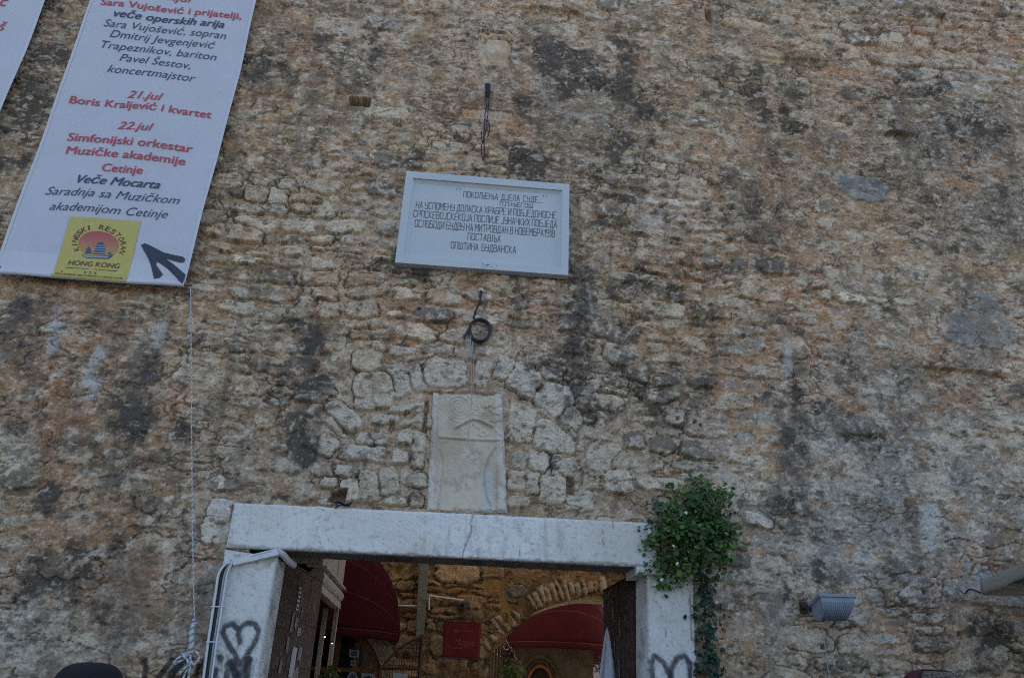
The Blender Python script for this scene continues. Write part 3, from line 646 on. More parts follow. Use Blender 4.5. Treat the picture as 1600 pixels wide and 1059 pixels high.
# ------------------------------------------------------------------ gate leaves, folded back into the passage
M['oxide'] = mat('oxide_red_door', (.060, .020, .019), .6, .35, 9, .35, 40, dirt=(.12, .10, .09), dirt_amt=.55, dscale=7)
M['worn'] = mat('worn_door_sheet', (.052, .030, .026), .7, .4, 14, .4, 45, dirt=(.15, .13, .12), dirt_amt=.7, dscale=16)
M['iron'] = mat('dark_iron', (.035, .030, .028), .6, .2, 20, .2, 80)
M['paper'] = mat('paper', (.40, .40, .44), .85, .1, 20)
M['paper_old'] = mat('torn_paper', (.22, .21, .20), .9, .35, 60, dirt=(.07, .05, .045), dirt_amt=.9, dscale=40)
M['ink'] = mat('black_ink', (.03, .03, .035), .7, .1)
def leaf(P0, P1, thick, ztop, label, marks, papers, side):
    P0 = Vector((*P0, 0)); P1 = Vector((*P1, 0)); d = (P1-P0); L = d.length; d.normalize(); nrm = Vector((d.y, -d.x, 0))*side
    def pt(u, z, o): return P0+d*u*L+nrm*o+Vector((0, 0, z))
    core = MB().hexa([pt(0,.04,0), pt(1,.04,0), pt(1,.04,-thick), pt(0,.04,-thick), pt(0,ztop,0), pt(1,ztop,0), pt(1,ztop,-thick), pt(0,ztop,-thick)]).build('door_leaf', M['oxide'], town_wall)
    if label: core['label'] = label
    sh = MB()
    nrow = 6; zs = [.06+(ztop-.1)*i/nrow for i in range(nrow+1)]
    for i in range(nrow):
        for (u0, u1) in ((.02, .335), (.345, .66), (.67, .985)):
            t = .004+.003*random.random()
            sh.hexa([pt(u0,zs[i],t), pt(u1,zs[i],t), pt(u1,zs[i],.0005), pt(u0,zs[i],.0005), pt(u0,zs[i+1]-.012,t), pt(u1,zs[i+1]-.012,t), pt(u1,zs[i+1]-.012,.0005), pt(u0,zs[i+1]-.012,.0005)])
    sh.build('metal_sheet', M['worn'], core, bevel=.0015)
    rv = MB()
    for i in range(nrow+1):
        for k in range(13):
            p = pt(.04+.92*k/12, min(zs[i]+.03, ztop-.02), .008); rv.ball(p, .008, .008, .008, 6, 4)
    rv.build('rivets', M['iron'], core)
    for (u, z, wd, hh, kind, ro) in papers:
        c = pt(u, z, .013); up = Vector((0, 0, 1))*math.cos(ro)+d*math.sin(ro); rt = d*math.cos(ro)-Vector((0, 0, 1))*math.sin(ro)
        mb = MB(); jag = [random.uniform(-.25, .25) if kind == 'torn' else 0 for _ in range(8)]
        ring = []
        for k, (a_, b_) in enumerate(((-1,-1),(-.2,-1),(.4,-1),(1,-1),(1,1),(.3,1),(-.3,1),(-1,1))): ring.append(c+rt*(wd/2*a_*(1+jag[k]))+up*(hh/2*b_*(1+jag[-k]*.6)))
        mb.poly(ring); mb.poly([p-nrm*.002 for p in ring][::-1])
        s = mb.build('paper_scrap' if kind == 'torn' else 'pasted_notice', M['paper_old'] if kind == 'torn' else M['paper'], core)
        if kind == 'note':
            ib = MB()
            for r_ in range(5):
                zc = .38-.19*r_
                q = [c+rt*(wd*a_)+up*(hh*(zc+b_))+nrm*.002 for a_, b_ in ((-.36,-.04),(.36,-.04),(.36,.04),(-.36,.04))]; ib.poly(q)
            ib.build('print', M['ink'], s)
    return core
leaf((-1.29, .43), (-1.15, 1.90), .07, 2.60, 'oxide red door leaf with peeling notices', None,
     [(.40, 2.33, .085, .20, 'note', 0), (.48, 1.80, .16, .25, 'plain', .05), (.52, 2.06, .11, .07, 'note', 0), (.33, 2.12, .07, .18, 'torn', .1), (.42, 2.13, .09, .10, 'torn', .3), (.30, 1.93, .09, .13, 'torn', 0), (.62, 1.88, .12, .12, 'torn', .2), (.60, 1.70, .16, .12, 'torn', -.1), (.22, 1.75, .07, .1, 'torn', .2), (.52, 2.24, .03, .07, 'torn', .1), (.34, 1.62, .1, .1, 'torn', .1)], 1)
leaf((1.705, .43), (1.705, 1.52), .07, 2.62, 'oxide red door leaf with peeling paint', None,
     [(.55, 2.35, .06, .12, 'torn', .2), (.3, 2.2, .04, .14, 'torn', .1), (.75, 2.1, .05, .2, 'torn', .1), (.35, 1.85, .05, .2, 'torn', .1), (.5, 2.05, .03, .1, 'torn', 0)], -1)

# white cloth hanging on the right leaf
M['cloth'] = mat('white_cloth', (.50, .52, .58), .9, .08, 20, .15, 90)
T = at3(947, 981, 1.05); BL_ = at3(934, 1035, 1.40); BR_ = at3(962, 1072, 1.30)
def clothf(u, v):
    wv = .01+.20*min(v*1.15, 1)**.8
    x = T.x-.02*v+(u-.42)*wv*.9; z = T.z-.62*v-.10*abs(u-.35)*v
    y = T.y-.03-.03*math.sin(u*9+v*2)*v-.05*v*u
    return (x, y, z)
cl = MB().grid(clothf, 16, 24).build('hanging_cloth', M['cloth'], None, smooth=True)
sm = cl.modifiers.new('thick', 'SOLIDIFY'); sm.thickness = .004
tag(cl, 'white cloth hanging from the right gate leaf', 'cloth')

# ------------------------------------------------------------------ white memorial plaque
PY = -.10
pq = [at(635,267,PY), at(890,288,PY), at(888,430,PY), at(617,410,PY)]
px0 = (pq[0][0]+pq[3][0])/2; px1 = (pq[1][0]+pq[2][0])/2
M['plaque'] = mat('white_painted_metal', (.47, .51, .535), .45, .03, 3, .02, 20, dirt=(.40, .44, .46), dirt_amt=.25, dscale=2.5)
M['letter'] = mat('dark_letter_paint', (.13, .14, .155), .6, .1)
plaque = empty('memorial_plaque', (float((px0+px1)/2), 0, float((pq[2][1]+pq[3][1])/2)))
tag(plaque, 'white framed memorial plaque with dark engraved Cyrillic lettering', 'plaque')
def plq(u, v, y):            # u right, v up over the front rectangle
    tl, tr, br, bl = pq
    x = (bl[0]*(1-u)+br[0]*u)*(1-v)+(tl[0]*(1-u)+tr[0]*u)*v; z = (bl[1]*(1-u)+br[1]*u)*(1-v)+(tl[1]*(1-u)+tr[1]*u)*v
    return (x, y, z)
def frame_ring(u0, v0, u1, v1, yf0, yf1, yb):
    """one mitred ring: outer (u0, v0), inner (u1, v1), front heights at the two rims"""
    mb = MB(); O = [(u0, v0), (1-u0, v0), (1-u0, 1-v0), (u0, 1-v0)]; I = [(u1, v1), (1-u1, v1), (1-u1, 1-v1), (u1, 1-v1)]
    for k in range(4):
        j = (k+1) % 4
        mb.quad(plq(*O[k], yf0), plq(*O[j], yf0), plq(*I[j], yf1), plq(*I[k], yf1))
        mb.quad(plq(*O[k], yb), plq(*O[j], yb), plq(*O[j], yf0), plq(*O[k], yf0))
        mb.quad(plq(*I[k], yf1), plq(*I[j], yf1), plq(*I[j], yb), plq(*I[k], yb))
        mb.quad(plq(*I[k], yb), plq(*I[j], yb), plq(*O[j], yb), plq(*O[k], yb))
    return mb
frame_ring(0, 0, .045, .075, PY, PY, -.01).build('frame', M['plaque'], plaque, bevel=.002)
frame_ring(.040, .067, .0635, .1055, PY+.012, PY+.039, -.013).build('inner_moulding', M['plaque'], plaque)
bm_ = MB(); bm_.quad(plq(.0625,.104,PY+.040), plq(.9375,.104,PY+.040), plq(.9375,.896,PY+.040), plq(.0625,.896,PY+.040))
bm_.build('panel', M['plaque'], plaque)
G = {'А': [[(0,0),(.5,2),(1,0)],[(.18,.65),(.82,.65)]], 'Б': [[(.95,2),(0,2),(0,0),(.85,0),(1,.2),(1,.95),(.85,1.1),(0,1.1)]], 'В': [[(0,0),(0,2),(.75,2),(.9,1.8),(.9,1.25),(.75,1.08),(0,1.08)],[(.75,1.08),(1,.85),(1,.2),(.85,0),(0,0)]], 'Г': [[(0,0),(0,2),(.95,2)]],
     'Д': [[(0,-.32),(0,0),(1.1,0),(1.1,-.32)],[(.18,0),(.34,1.7),(.45,2),(.92,2),(.92,0)]], 'Е': [[(.95,2),(0,2),(0,0),(.95,0)],[(0,1.05),(.8,1.05)]], 'И': [[(0,2),(0,0),(1,2),(1,0)]], 'Ј': [[(.8,2),(.8,.2),(.65,0),(.15,0),(0,.2)]], 'К': [[(0,0),(0,2)],[(.95,2),(.05,1),(1,0)]],
     'Л': [[(0,0),(.18,.2),(.3,2),(1,2),(1,0)]], 'Љ': [[(0,0),(.18,.2),(.3,2),(1,2),(1,0),(1.55,0),(1.7,.2),(1.7,.9),(1.55,1.08),(1,1.08)]], 'М': [[(0,0),(0,2),(.55,.9),(1.1,2),(1.1,0)]], 'Н': [[(0,0),(0,2)],[(1,0),(1,2)],[(0,1.05),(1,1.05)]], 'Њ': [[(0,0),(0,2)],[(1,2),(1,0),(1.55,0),(1.7,.2),(1.7,.9),(1.55,1.05),(0,1.05)]],
     'О': [[(.2,0),(0,.25),(0,1.75),(.2,2),(.8,2),(1,1.75),(1,.25),(.8,0),(.2,0)]], 'П': [[(0,0),(0,2),(1,2),(1,0)]], 'Р': [[(0,0),(0,2),(.8,2),(1,1.8),(1,1.1),(.8,.9),(0,.9)]], 'С': [[(1,1.65),(.8,2),(.2,2),(0,1.75),(0,.25),(.2,0),(.8,0),(1,.35)]], 'Т': [[(0,2),(1,2)],[(.5,2),(.5,0)]],
     'У': [[(0,2),(0,1.2),(.15,1),(1,1)],[(1,2),(1,.3),(.8,0),(.15,0),(0,.2)]], 'Х': [[(0,0),(1,2)],[(0,2),(1,0)]], 'Ч': [[(0,2),(0,1.15),(.15,1),(1,1)],[(1,2),(1,0)]], 'Ш': [[(0,2),(0,0),(1.3,0),(1.3,2)],[(.65,0),(.65,2)]], '8': [[(.2,1.05),(.05,1.3),(.05,1.8),(.25,2),(.75,2),(.95,1.8),(.95,1.3),(.8,1.05),(.2,1.05),(0,.8),(0,.2),(.2,0),(.8,0),(1,.2),(1,.8),(.8,1.05)]],
     '1': [[(.0,1.5),(.35,2),(.35,0)]], '9': [[(1,1.1),(.2,1.1),(0,1.3),(0,1.8),(.2,2),(.8,2),(1,1.8),(1,.2),(.8,0),(.1,0)]], '.': [[(0,0),(.14,0)]], '"': [[(.12,2),(.0,1.5)],[(.50,2),(.38,1.5)]]}
def cyr(mb, txt, p0, p1, hgt, y, wd, gap=.42, space=.75):
    def gw(ch): return max(max(p[0] for p in s) for s in G[ch])
    tot = 0
    for ch in txt: tot += space if ch == ' ' else gw(ch)+gap
    tot -= gap; k = 1.0/tot; x = 0
    for ch in txt:
        if ch == ' ': x += space; continue
        for s in G[ch]:
            mb.strip([(p0[0]+(p1[0]-p0[0])*(x+q[0])*k, p0[1]+(p1[1]-p0[1])*(x+q[0])*k+q[1]/2*hgt) for q in s], wd, y)
        x += gw(ch)+gap
LYY = PY+.040-.0025
def pk(x, y): return at(600+x*.19375, 250+y*.19375, LYY)
hu = abs(at(740,340,LYY)[1]-at(740,341,LYY)[1])*.19375
for txt, a_, b_, hh in (('ПОКОЉЕЊА ДЈЕЛА СУДЕ...', (640,299), (1278,345), 47), ('"', (582,283), (616,286), 62), ('"', (1282,342), (1316,345), 62), ('П.П.ЊЕГОШ', (935,366), (1198,386), 33), ('НА УСПОМЕНУ ДОЛАСКА ХРАБРЕ И ПОБЈЕДОНОСНЕ', (257,387), (1388,473), 54),
                        ('СРПСКЕВОЈСКЕКОЈА ПОСЛИЈЕ ЈУНАЧКИХ ПОБЈЕДА', (238,459), (1392,547), 55), ('ОСЛОБОДИ БУДВУ НА МИТРОВДАН 8 НОВЕМБРА1918', (248,537), (1375,622), 56), ('ПОСТАВЉА', (675,641), (938,663), 52), ('ОПШТИНА БУДВАНСКА', (540,712), (1062,752), 52)):
    lt = MB(); cyr(lt, txt, pk(*a_), pk(*b_), hh*hu, LYY, .0060, space=.55 if len(txt) > 30 else .9)
    lt.build('lettering', M['letter'], plaque)
ch = MB(); rnd = random.Random(3)
for k in range(26):
    u = .53+rnd.gauss(0, .020); v = .035+rnd.gauss(0, .012)
    p = Vector(plq(u, v, PY-.0016)); ch.poly([p+Vector((rnd.uniform(-.016,.016), 0, rnd.uniform(-.006,.006))) for _ in range(3)])
ch.build('chipped_paint', M['ink'], plaque)

# ------------------------------------------------------------------ cloth banners
M['vinyl'] = mat('white_banner_cloth', (.50, .515, .575), .6, .03, 4, .05, 300)
M['hem'] = mat('banner_hem_cloth', (.54, .555, .61), .6, .03, 5, .05, 300)
M['p_red'] = mat('red_print', (.47, .075, .10), .65, .06, 30)
M['p_dark'] = mat('slate_print', (.060, .070, .110), .65, .06, 30)
M['p_yellow'] = mat('yellow_print', (.50, .43, .13), .65, .05, 30)
M['p_blue'] = mat('blue_print', (.07, .10, .17), .65, .08, 30)
M['p_pale'] = mat('pale_blue_print', (.30, .38, .50), .65, .08, 30)
M['p_brown'] = mat('brown_print', (.12, .055, .035), .65, .08, 30)
M['p_arrow'] = mat('arrow_print', (.035, .045, .065), .6, .1, 30)
M['wood_pole'] = mat('wooden_pole', (.17, .085, .04), .7, .25, 20, .2, 60)
BY = -.13
def wave(x, z): return .016*math.sin(x*2.3+z*.9)+.009*math.sin(x*5.1-z*1.6)+.004*math.sin(x*9.0+z*3.1)
BZ = [0.0]
def bpt(x, z, off): return (x+.006*math.sin(z*1.9+.6)+.003*math.sin(z*5.3), BY-off+wave(x, z)-(.024*max(0, 1-((z-BZ[0]-.012)/.030)**2) if off > .0035 and z < BZ[0]+.06 else 0), z)
def words(me, gap):
    """cut a line of lettering into one mesh per word"""
    n = len(me.vertices); par_ = list(range(n))
    def find(i):
        while par_[i] != i: par_[i] = par_[par_[i]]; i = par_[i]
        return i
    for e in me.edges: par_[find(e.vertices[0])] = find(e.vertices[1])
    isl = {}
    for i, v in enumerate(me.vertices): isl.setdefault(find(i), []).append(i)
    ext = sorted((min(me.vertices[i].co.x for i in L), max(me.vertices[i].co.x for i in L), L) for L in isl.values())
    grp = []
    for a_, b_, L in ext:
        if grp and a_-grp[-1][0] < gap: grp[-1][0] = max(grp[-1][0], b_); grp[-1][1].extend(L)
        else: grp.append([b_, list(L)])
    out = []
    for _, L in grp:
        ix = {v: k for k, v in enumerate(L)}; w_ = bpy.data.meshes.new('word')
        w_.from_pydata([tuple(me.vertices[i].co) for i in L], [], [[ix[i] for i in p.vertices] for p in me.polygons if p.vertices[0] in ix]); out.append(w_)
    return out
def text_on(body, p0, p1, hgt, m, parent, name='print', shear=0.0, bold=0.0, off=.006, fnp=bpt):
    cu = bpy.data.curves.new(name, 'FONT'); cu.body = body; cu.shear = shear; cu.offset = min(bold, .0); cu.size = 1.0; cu.resolution_u = 4
    o = bpy.data.objects.new(name, cu); C.objects.link(o); bpy.context.view_layer.update()
    me = bpy.data.meshes.new_from_object(o.evaluated_get(bpy.context.evaluated_depsgraph_get()))
    bpy.data.objects.remove(o); bpy.data.curves.remove(cu)
    xs = [v.co.x for v in me.vertices]
    mn, mx = min(xs), max(xs); k = hgt/.70
    for v in me.vertices:
        t = (v.co.x-mn)/(mx-mn)
        v.co = fnp(p0[0]+(p1[0]-p0[0])*t, p0[1]+(p1[1]-p0[1])*t+v.co.y*k, off)
    if bold > .008:                                       # heavier weight: the same outlines struck again a hair to the side
        bm = bmesh.new(); bm.from_mesh(me); g0 = list(bm.verts)+list(bm.edges)+list(bm.faces)
        for i_, dx in enumerate((.6, 1.2) if bold > .018 else (.7,)):
            r_ = bmesh.ops.duplicate(bm, geom=g0)
            for v in r_['geom']:
                if isinstance(v, bmesh.types.BMVert): v.co.x += dx*hgt*.052; v.co.y -= .0006*(i_+1)
        bm.to_mesh(me); bm.free()
    me.materials.clear(); me.materials.append(m)
    for w_ in words(me, hgt*.20):
        w_.materials.append(m); o = bpy.data.objects.new(name, w_); C.objects.link(o); adopt(o, parent)
    return o
bz = at(140,437,BY)[1]; BZ[0] = bz
def banner(x0, x1, z0, z1, label, rootname='hanging_banner'):
    root = empty(rootname, ((x0+x1)/2, BY, z0)); tag(root, label, 'banner', 'festival banners on the wall')
    MB().grid(lambda u, v: bpt(x0+(x1-x0)*u, z0+(z1-z0)*v, 0), 24, 60).build('cloth', M['vinyl'], root, smooth=True)
    e = .028; mb = MB()
    for (a_, b_) in ((x0, x0+e), (x1-e, x1)): mb.grid(lambda u, v: bpt(a_+(b_-a_)*u, z0+(z1-z0)*v, .003), 2, 60)
    mb.build('side_hem', M['hem'], root, smooth=True)
    MB().grid(lambda u, v: bpt(x0+(x1-x0)*u, z0+.03+.20*v, .002), 24, 4).build('bottom_hem', M['hem'], root, smooth=True)
    def pocket(u, v):
        a_ = -math.pi*.5+math.pi*v; x = x0+(x1-x0)*u
        return (x, BY-.002-.022*math.cos(a_)+wave(x, z0), z0+.012+.022*math.sin(a_))
    MB().grid(pocket, 24, 8).build('pole_pocket', M['hem'], root, smooth=True)
    MB().tube([(x0-.03+(x1-x0+.09)*i/24, BY-.004+wave(x0-.03+(x1-x0+.09)*i/24, z0), z0+.012) for i in range(25)], .013, 8).build('pole', M['wood_pole'], root)
    MB().tube([(x0-.03, BY, z1), (x1+.06, BY, z1)], .016, 8).build('pole', M['wood_pole'], root)
    for x in (x0+.05, (x0+x1)/2-.25, x1-.05): MB().ball(bpt(x, z0+.06, .004), .008, .004, .008, 8, 4).build('eyelet', M['iron'], root)
    return root
xr = (at(402,0,BY)[0]+at(290.5,439,BY)[0])/2; xl = (at(144,0,BY)[0]+at(45,265,BY)[0])/2
ban = banner(xl, xr, bz, bz+6.2, 'white concert banner with red and dark print and a yellow logo')
def P_(x, y): return at(x, y, BY-.006)
hz = lambda x, y: abs(P_(x, y)[1]-P_(x, y+1)[1])
for (body, a_, b_, hp, m, sh, bo) in (
    ('20.jul', (245,-3), (299,3.5), 11, 'p_red', .25, .015), ('Sara Vujošević i prijatelji,', (158,10), (376,29), 10, 'p_red', .0, .020), ('veče operskih arija', (177.5,28), (349,43.5), 11.5, 'p_dark', .22, .022),
    ('Sara Vujošević, sopran', (162,43), (352,61), 11.5, 'p_dark', .22, -.004), ('Dmitrij Jevgenjević', (171,59), (334,77), 11.5, 'p_dark', .22, -.004), ('Trapeznikov, bariton', (156,75.5), (336,95), 11.5, 'p_dark', .22, -.004),
    ('Pavel Šestov,', (185,95.5), (295.5,109), 11.5, 'p_dark', .22, -.004), ('koncertmajstor', (166,112.5), (303,129), 12, 'p_dark', .22, -.004), ('21.jul', (198,154), (252.5,159.5), 12, 'p_red', .25, .012), ('Boris Kraljević i kvartet', (107,161), (328,184), 11.5, 'p_red', .0, .020),
    ('22.jul', (183,202.5), (238,207), 12, 'p_red', .25, .012), ('Simfonijski orkestar', (103,218.5), (298,238), 12.5, 'p_red', .0, .020), ('Muzičke akademije', (101,239), (287.5,258), 12.5, 'p_red', .0, .020), ('Cetinje', (159,268.5), (222,273.5), 12.5, 'p_red', .0, .020),
    ('Veče Mocarta', (120,286), (249.5,296), 13, 'p_dark', .28, .022), ('Saradnja sa Muzičkom', (70,302), (281,320), 13, 'p_dark', .28, -.004), ('akademijom Cetinje', (77,326.5), (263,342), 13, 'p_dark', .28, -.004)):
    text_on(body, P_(*a_), P_(*b_), hp*hz(*a_), M[m], ban, 'lettering', sh, bo)
# the restaurant's logo and the arrow
def flat(mb, pts, off, n=1):
    mb.poly([bpt(*P_(*p), off) for p in pts]); return mb
lg = MB(); q = [(111,339), (221.5,346), (197,442), (80.5,432.5)]
lg.grid(lambda u, v: bpt(*P_(*[(q[3][i]*(1-u)+q[2][i]*u)*(1-v)+(q[0][i]*(1-u)+q[1][i]*u)*v for i in (0, 1)]), .005), 8, 80)
logo = lg.build('logo_panel', M['p_yellow'], ban)
def k8(x, y): return (80+x*.1375, 320+y*.1375)
V, F, cc = [], [], []
for j in range(17):
    yy = -1+1.95*j/16; hw = math.sqrt(max(0, 1-yy*yy))
    for i in range(21):
        s = -1+2*i/20
        px, py = k8(545+228*hw*s+12*yy*-1, 455+150*yy)
        V.append(bpt(*P_(px, py+s*hw*2.0), .007)); t = j/16
        cc.append((.42+.06*t, .10+.26*t**1.3, .14-.02*t))
for j in range(16):
    for i in range(20):
        n0 = j*21+i; F.append((n0, n0+21, n0+22, n0+1))
M['sunprint'] = stone_mat('sunset_print', .65, 0.03, 0.0)
np_mesh('sun_disc', np.array(V), np.array(F), np.array(cc, f32), M['sunprint'], logo)
bt = MB()
for pts in ([(385,560),(410,505),(432,478),(455,505),(468,560)], [(478,565),(500,520),(520,455),(545,435),(585,425),(612,460),(618,570)], [(640,560),(650,545),(680,540),(690,560)], [(340,572),(480,580),(620,580),(715,562),(690,590),(650,615),(520,612),(400,605)]): flat(bt, [k8(*p) for p in pts], .009)
bt.build('junk_boat', M['p_blue'], logo)
b2 = MB()
for k in range(4): flat(b2, [k8(492+k*3, 545-k*27), k8(618, 548-k*27), k8(618, 555-k*27), k8(492, 552-k*27)], .0105)
flat(b2, [k8(365,583), k8(660,590), k8(640,606), k8(400,600)], .0105)
b2.build('boat_trim', M['p_pale'], logo)
arcw = 'KINESKI RESTORAN'
for i, chh in enumerate(arcw):
    if chh == ' ': continue
    a_ = rad(200-220*i/(len(arcw)-1)); cx, cy = 548+275*math.cos(a_), 455-195*math.sin(a_)
    px, py = k8(cx+(-10 if i < 8 else 14)*.3, cy+(cx-548)*.06)
    ex = P_(px, py); s_ = 8.2*hz(px, py)
    ta = a_-math.pi/2; up = (math.cos(a_)*.9, math.sin(a_)); rt = (math.sin(a_), -math.cos(a_)*.9)
    def fnp(x, z, off, ex=ex, up=up, rt=rt): return bpt(ex[0]+rt[0]*x+up[0]*z, ex[1]+rt[1]*x+up[1]*z, off)
    wl = .22 if chh == 'I' else .75
    text_on(chh, (-s_*wl/2, -s_*.5), (s_*wl/2, -s_*.5), s_*.95, M['p_brown'], logo, 'lettering', 0, .012, .008, fnp)
text_on('HONG KONG', P_(*k8(188,680)), P_(*k8(770,722)), 7.5*hz(150,415), M['p_brown'], logo, 'lettering', .1, .012, .008)
text_on('PRVI KINESKI RESTORAN U CRNOJ GORI', P_(*k8(45,797)), P_(*k8(815,858)), 4.2*hz(150,430), M['p_brown'], logo, 'lettering', 0, .03, .012)
us = MB(); flat(us, [k8(165,706), k8(750,748), k8(750,755), k8(165,713)], .008)
for k in range(3):
    x, y = 385+k*58, 762+k*5
    for (dx0, dy0, dx1, dy1) in ((-16,-8,16,-6),(0,-18,-4,18),(-14,10,14,12),(10,-4,-12,14)): flat(us, [k8(x+dx0,y+dy0), k8(x+dx1,y+dy1), k8(x+dx1,y+dy1+5), k8(x+dx0,y+dy0+5)], .008)
us.build('small_print', M['p_dark'], logo)
ar = MB(); flat(ar, [k8(*p) for p in [(1025,460),(1065,440),(1110,455),(1290,555),(1430,590),(1510,605),(1535,635),(1515,670),(1470,670),(1300,620),(1400,690),(1538,808),(1508,930),(1430,840),(1330,740),(1210,655),(1200,690),(1240,750),(1280,805),(1240,842),(1175,850),(1140,700),(1110,620)]], .006)
ar.build('arrow', M['p_arrow'], ban)
xr2 = (at(70,0,BY)[0]+at(0,172,BY)[0])/2
ban2 = banner(xr2-(xr-xl), xr2, bz, bz+6.2, 'white banner cut off by the left edge of the photo')
text_on('c', P_(-2,8), P_(8,9), 17*hz(0,8), M['p_red'], ban2, 'lettering', .2, .01)
text_on('š', P_(-6,45), P_(4,46), 15*hz(0,45), M['p_red'], ban2, 'lettering', .2, .01)

# ------------------------------------------------------------------ ropes, cables and fittings on the wall
M['rope_w'] = mat('white_rope', (.55, .57, .60), .9, .15, 60, .3, 200)
M['rope_d'] = mat('grey_rope_strand', (.20, .23, .28), .9, .15, 60, .3, 200)
M['cable_black'] = mat('black_cable', (.018, .019, .022), .35, .1)
M['cable_white'] = mat('white_cable', (.60, .62, .64), .5, .05)
M['cable_grey'] = mat('grey_cable', (.30, .32, .34), .5, .05)
M['cord_blue'] = mat('dark_blue_cord', (.013, .016, .032), .7, .2)
def resample(pts, step):
    out = []; pts = [Vector(p) for p in pts]
    for a_, b_ in zip(pts[:-1], pts[1:]):
        n = max(1, int((b_-a_).length/step))
        for i in range(n): out.append(a_.lerp(b_, i/n))
    out.append(pts[-1]); return out
def smoothpts(pts, n=10):
    P = [Vector(p) for p in pts]; P = [P[0]*2-P[1]]+P+[P[-1]*2-P[-2]]; out = []
    for i in range(1, len(P)-2):
        for k in range(n):
            t = k/n; a_, b_, c2, d2 = P[i-1:i+3]
            out.append(.5*((2*b_)+(-a_+c2)*t+(2*a_-5*b_+4*c2-d2)*t*t+(-a_+3*b_-3*c2+d2)*t**3))
    out.append(P[-2]); return out
def twisted(path, r, pitch, parent):
    path = resample(path, pitch/7); dist = 0
    sp = [[] for _ in range(3)]
    for i, p in enumerate(path):
        if i: dist += (p-path[i-1]).length
        t = (path[min(i+1, len(path)-1)]-path[max(i-1, 0)]).normalized()
        a_ = t.cross(Vector((0, 1, 0)));  a_ = a_.normalized() if a_.length > .05 else t.cross(Vector((1, 0, 0))).normalized(); b_ = t.cross(a_)
        for k in range(3):
            ang = 2*math.pi*(dist/pitch+k/3)
            sp[k].append(p+(a_*math.cos(ang)+b_*math.sin(ang))*r*.55)
    for k in range(3): MB().tube(sp[k], r*.62, 6).build('strand', M['rope_w'] if k else M['rope_d'], parent, smooth=True)
re_ = at3(298, 447, BY-.02); rope = empty('rope', re_)
tag(rope, 'long thin white rope hanging from the end of the banner pole', 'rope')
kn = at3(297, 1020, -.10)
twisted(smoothpts([at3(298,441,BY-.03), at3(298,470,BY-.02), at3(299,600,-.12), at3(300,760,-.11), at3(302,900,-.10), at3(304,968,-.10)]), .0044, .044, rope)
twisted(smoothpts([at3(304,968,-.10), at3(300,985,-.10), at3(299,1005,-.12), kn]), .017, .05, rope)
for lp in ([kn, at3(288,1022,-.14), at3(274,1031,-.15), at3(273,1036,-.14), at3(285,1030,-.13), kn+Vector((0,-.04,0))], [kn, at3(302,1017,-.14), at3(310,1021,-.14), at3(309,1032,-.13), at3(301,1036,-.13), kn+Vector((0,-.03,0))],
           [kn, at3(298,1035,-.14), at3(290,1050,-.14), at3(284,1066,-.13), at3(280,1090,-.1)], [kn, at3(297,1040,-.15), at3(294,1060,-.13), at3(292,1090,-.1)], [kn+Vector((-.05,-.05,0)), at3(294,1034,-.17), at3(288,1044,-.16), at3(281,1050,-.14)]):
    twisted(smoothpts(lp, 8), .008, .05, rope)

coil = empty('cable_coil', at3(750, 515, -.06)); tag(coil, 'small coil of black cable hung below the memorial plaque', 'cable')
mb = MB(); rnd = random.Random(5); pts = []
for k in range(6*24+1):
    a_ = 2*math.pi*k/24; j = k//24
    cx, cz = at(750+.6*math.sin(j*2.1), 515+.7*math.cos(j*3.3), -.07)
    sx = .094+.006*math.sin(j*1.7); sz = .112+.008*math.cos(j*2.3)
    pts.append((cx+sx*math.sin(a_), -.055-.012*math.sin(a_+j)-.004*(j % 3), cz+sz*math.cos(a_)))
mb.tube(pts, .0085, 6)
mb.build('loops', M['cable_black'], coil, smooth=True)
MB().tube(smoothpts([at3(751,456,-.03), at3(750,470,-.05), at3(744,484,-.06), at3(740,498,-.07)]), .010, 6).ball(at3(751.5,456,-.03), .016, .016, .016, 8, 6).build('tail', M['cable_black'], coil, smooth=True)
MB().tube([at3(735,511,-.07), at3(730,519,-.07), at3(725,529,-.06)], .012, 6).build('tail', M['cable_black'], coil, smooth=True)
wr = empty('thin_wire', at3(738, 612, -.04)); tag(wr, 'thin grey wires dangling from the black cable coil over the carved slab', 'wire')
mb = MB()
for pts in ([(735,524),(736,560),(737,612)], [(738,533),(740,575),(739,612)], [(733,530),(731,560),(730,570)], [(737,612),(736,640),(733,668),(731,692)], [(737,611),(742,608),(746,602)]): mb.tube(smoothpts([at3(*p, -.075) for p in pts], 4), .0035, 5)
mb.tube([at3(732,686,-.07), at3(730.5,693,-.07)], .006, 5)
mb.build('strand', M['cable_grey'], wr)
chn = empty('dangling_cord', at3(762, 135, -.06)); tag(chn, 'knotted dark blue double cord dangling above the memorial plaque', 'cord')
mb = MB(); rnd = random.Random(8)
for off, pts in ((0, [(759,134),(759,150),(760,165),(758,180),(757,200),(755,216)]), (4, [(766,134),(764,150),(763,168),(761,186),(759,204),(756,216)]), (0, [(762,190),(765,198),(764,208),(761,214)]), (0, [(757,216),(753,226),(752,238),(755,250)]), (0, [(756,216),(757,232),(756,250)]), (0,[(752,206),(752,216),(755,222)])):
    sp = smoothpts([at3(*p, -.075) for p in pts], 8); sp = [p+Vector((rnd.uniform(-.004,.004), rnd.uniform(-.006,.006), 0)) for p in sp]
    mb.tube(sp, [.0042+.002*rnd.random() for _ in sp], 6)
    for p in sp[::5]: mb.ball(p, .007, .007, .010, 6, 5)
mb.build('strands', M['cord_blue'], chn, smooth=True)
kb = MB(); ct, cb = at3(762,133,-.08), at3(761.5,152,-.08)
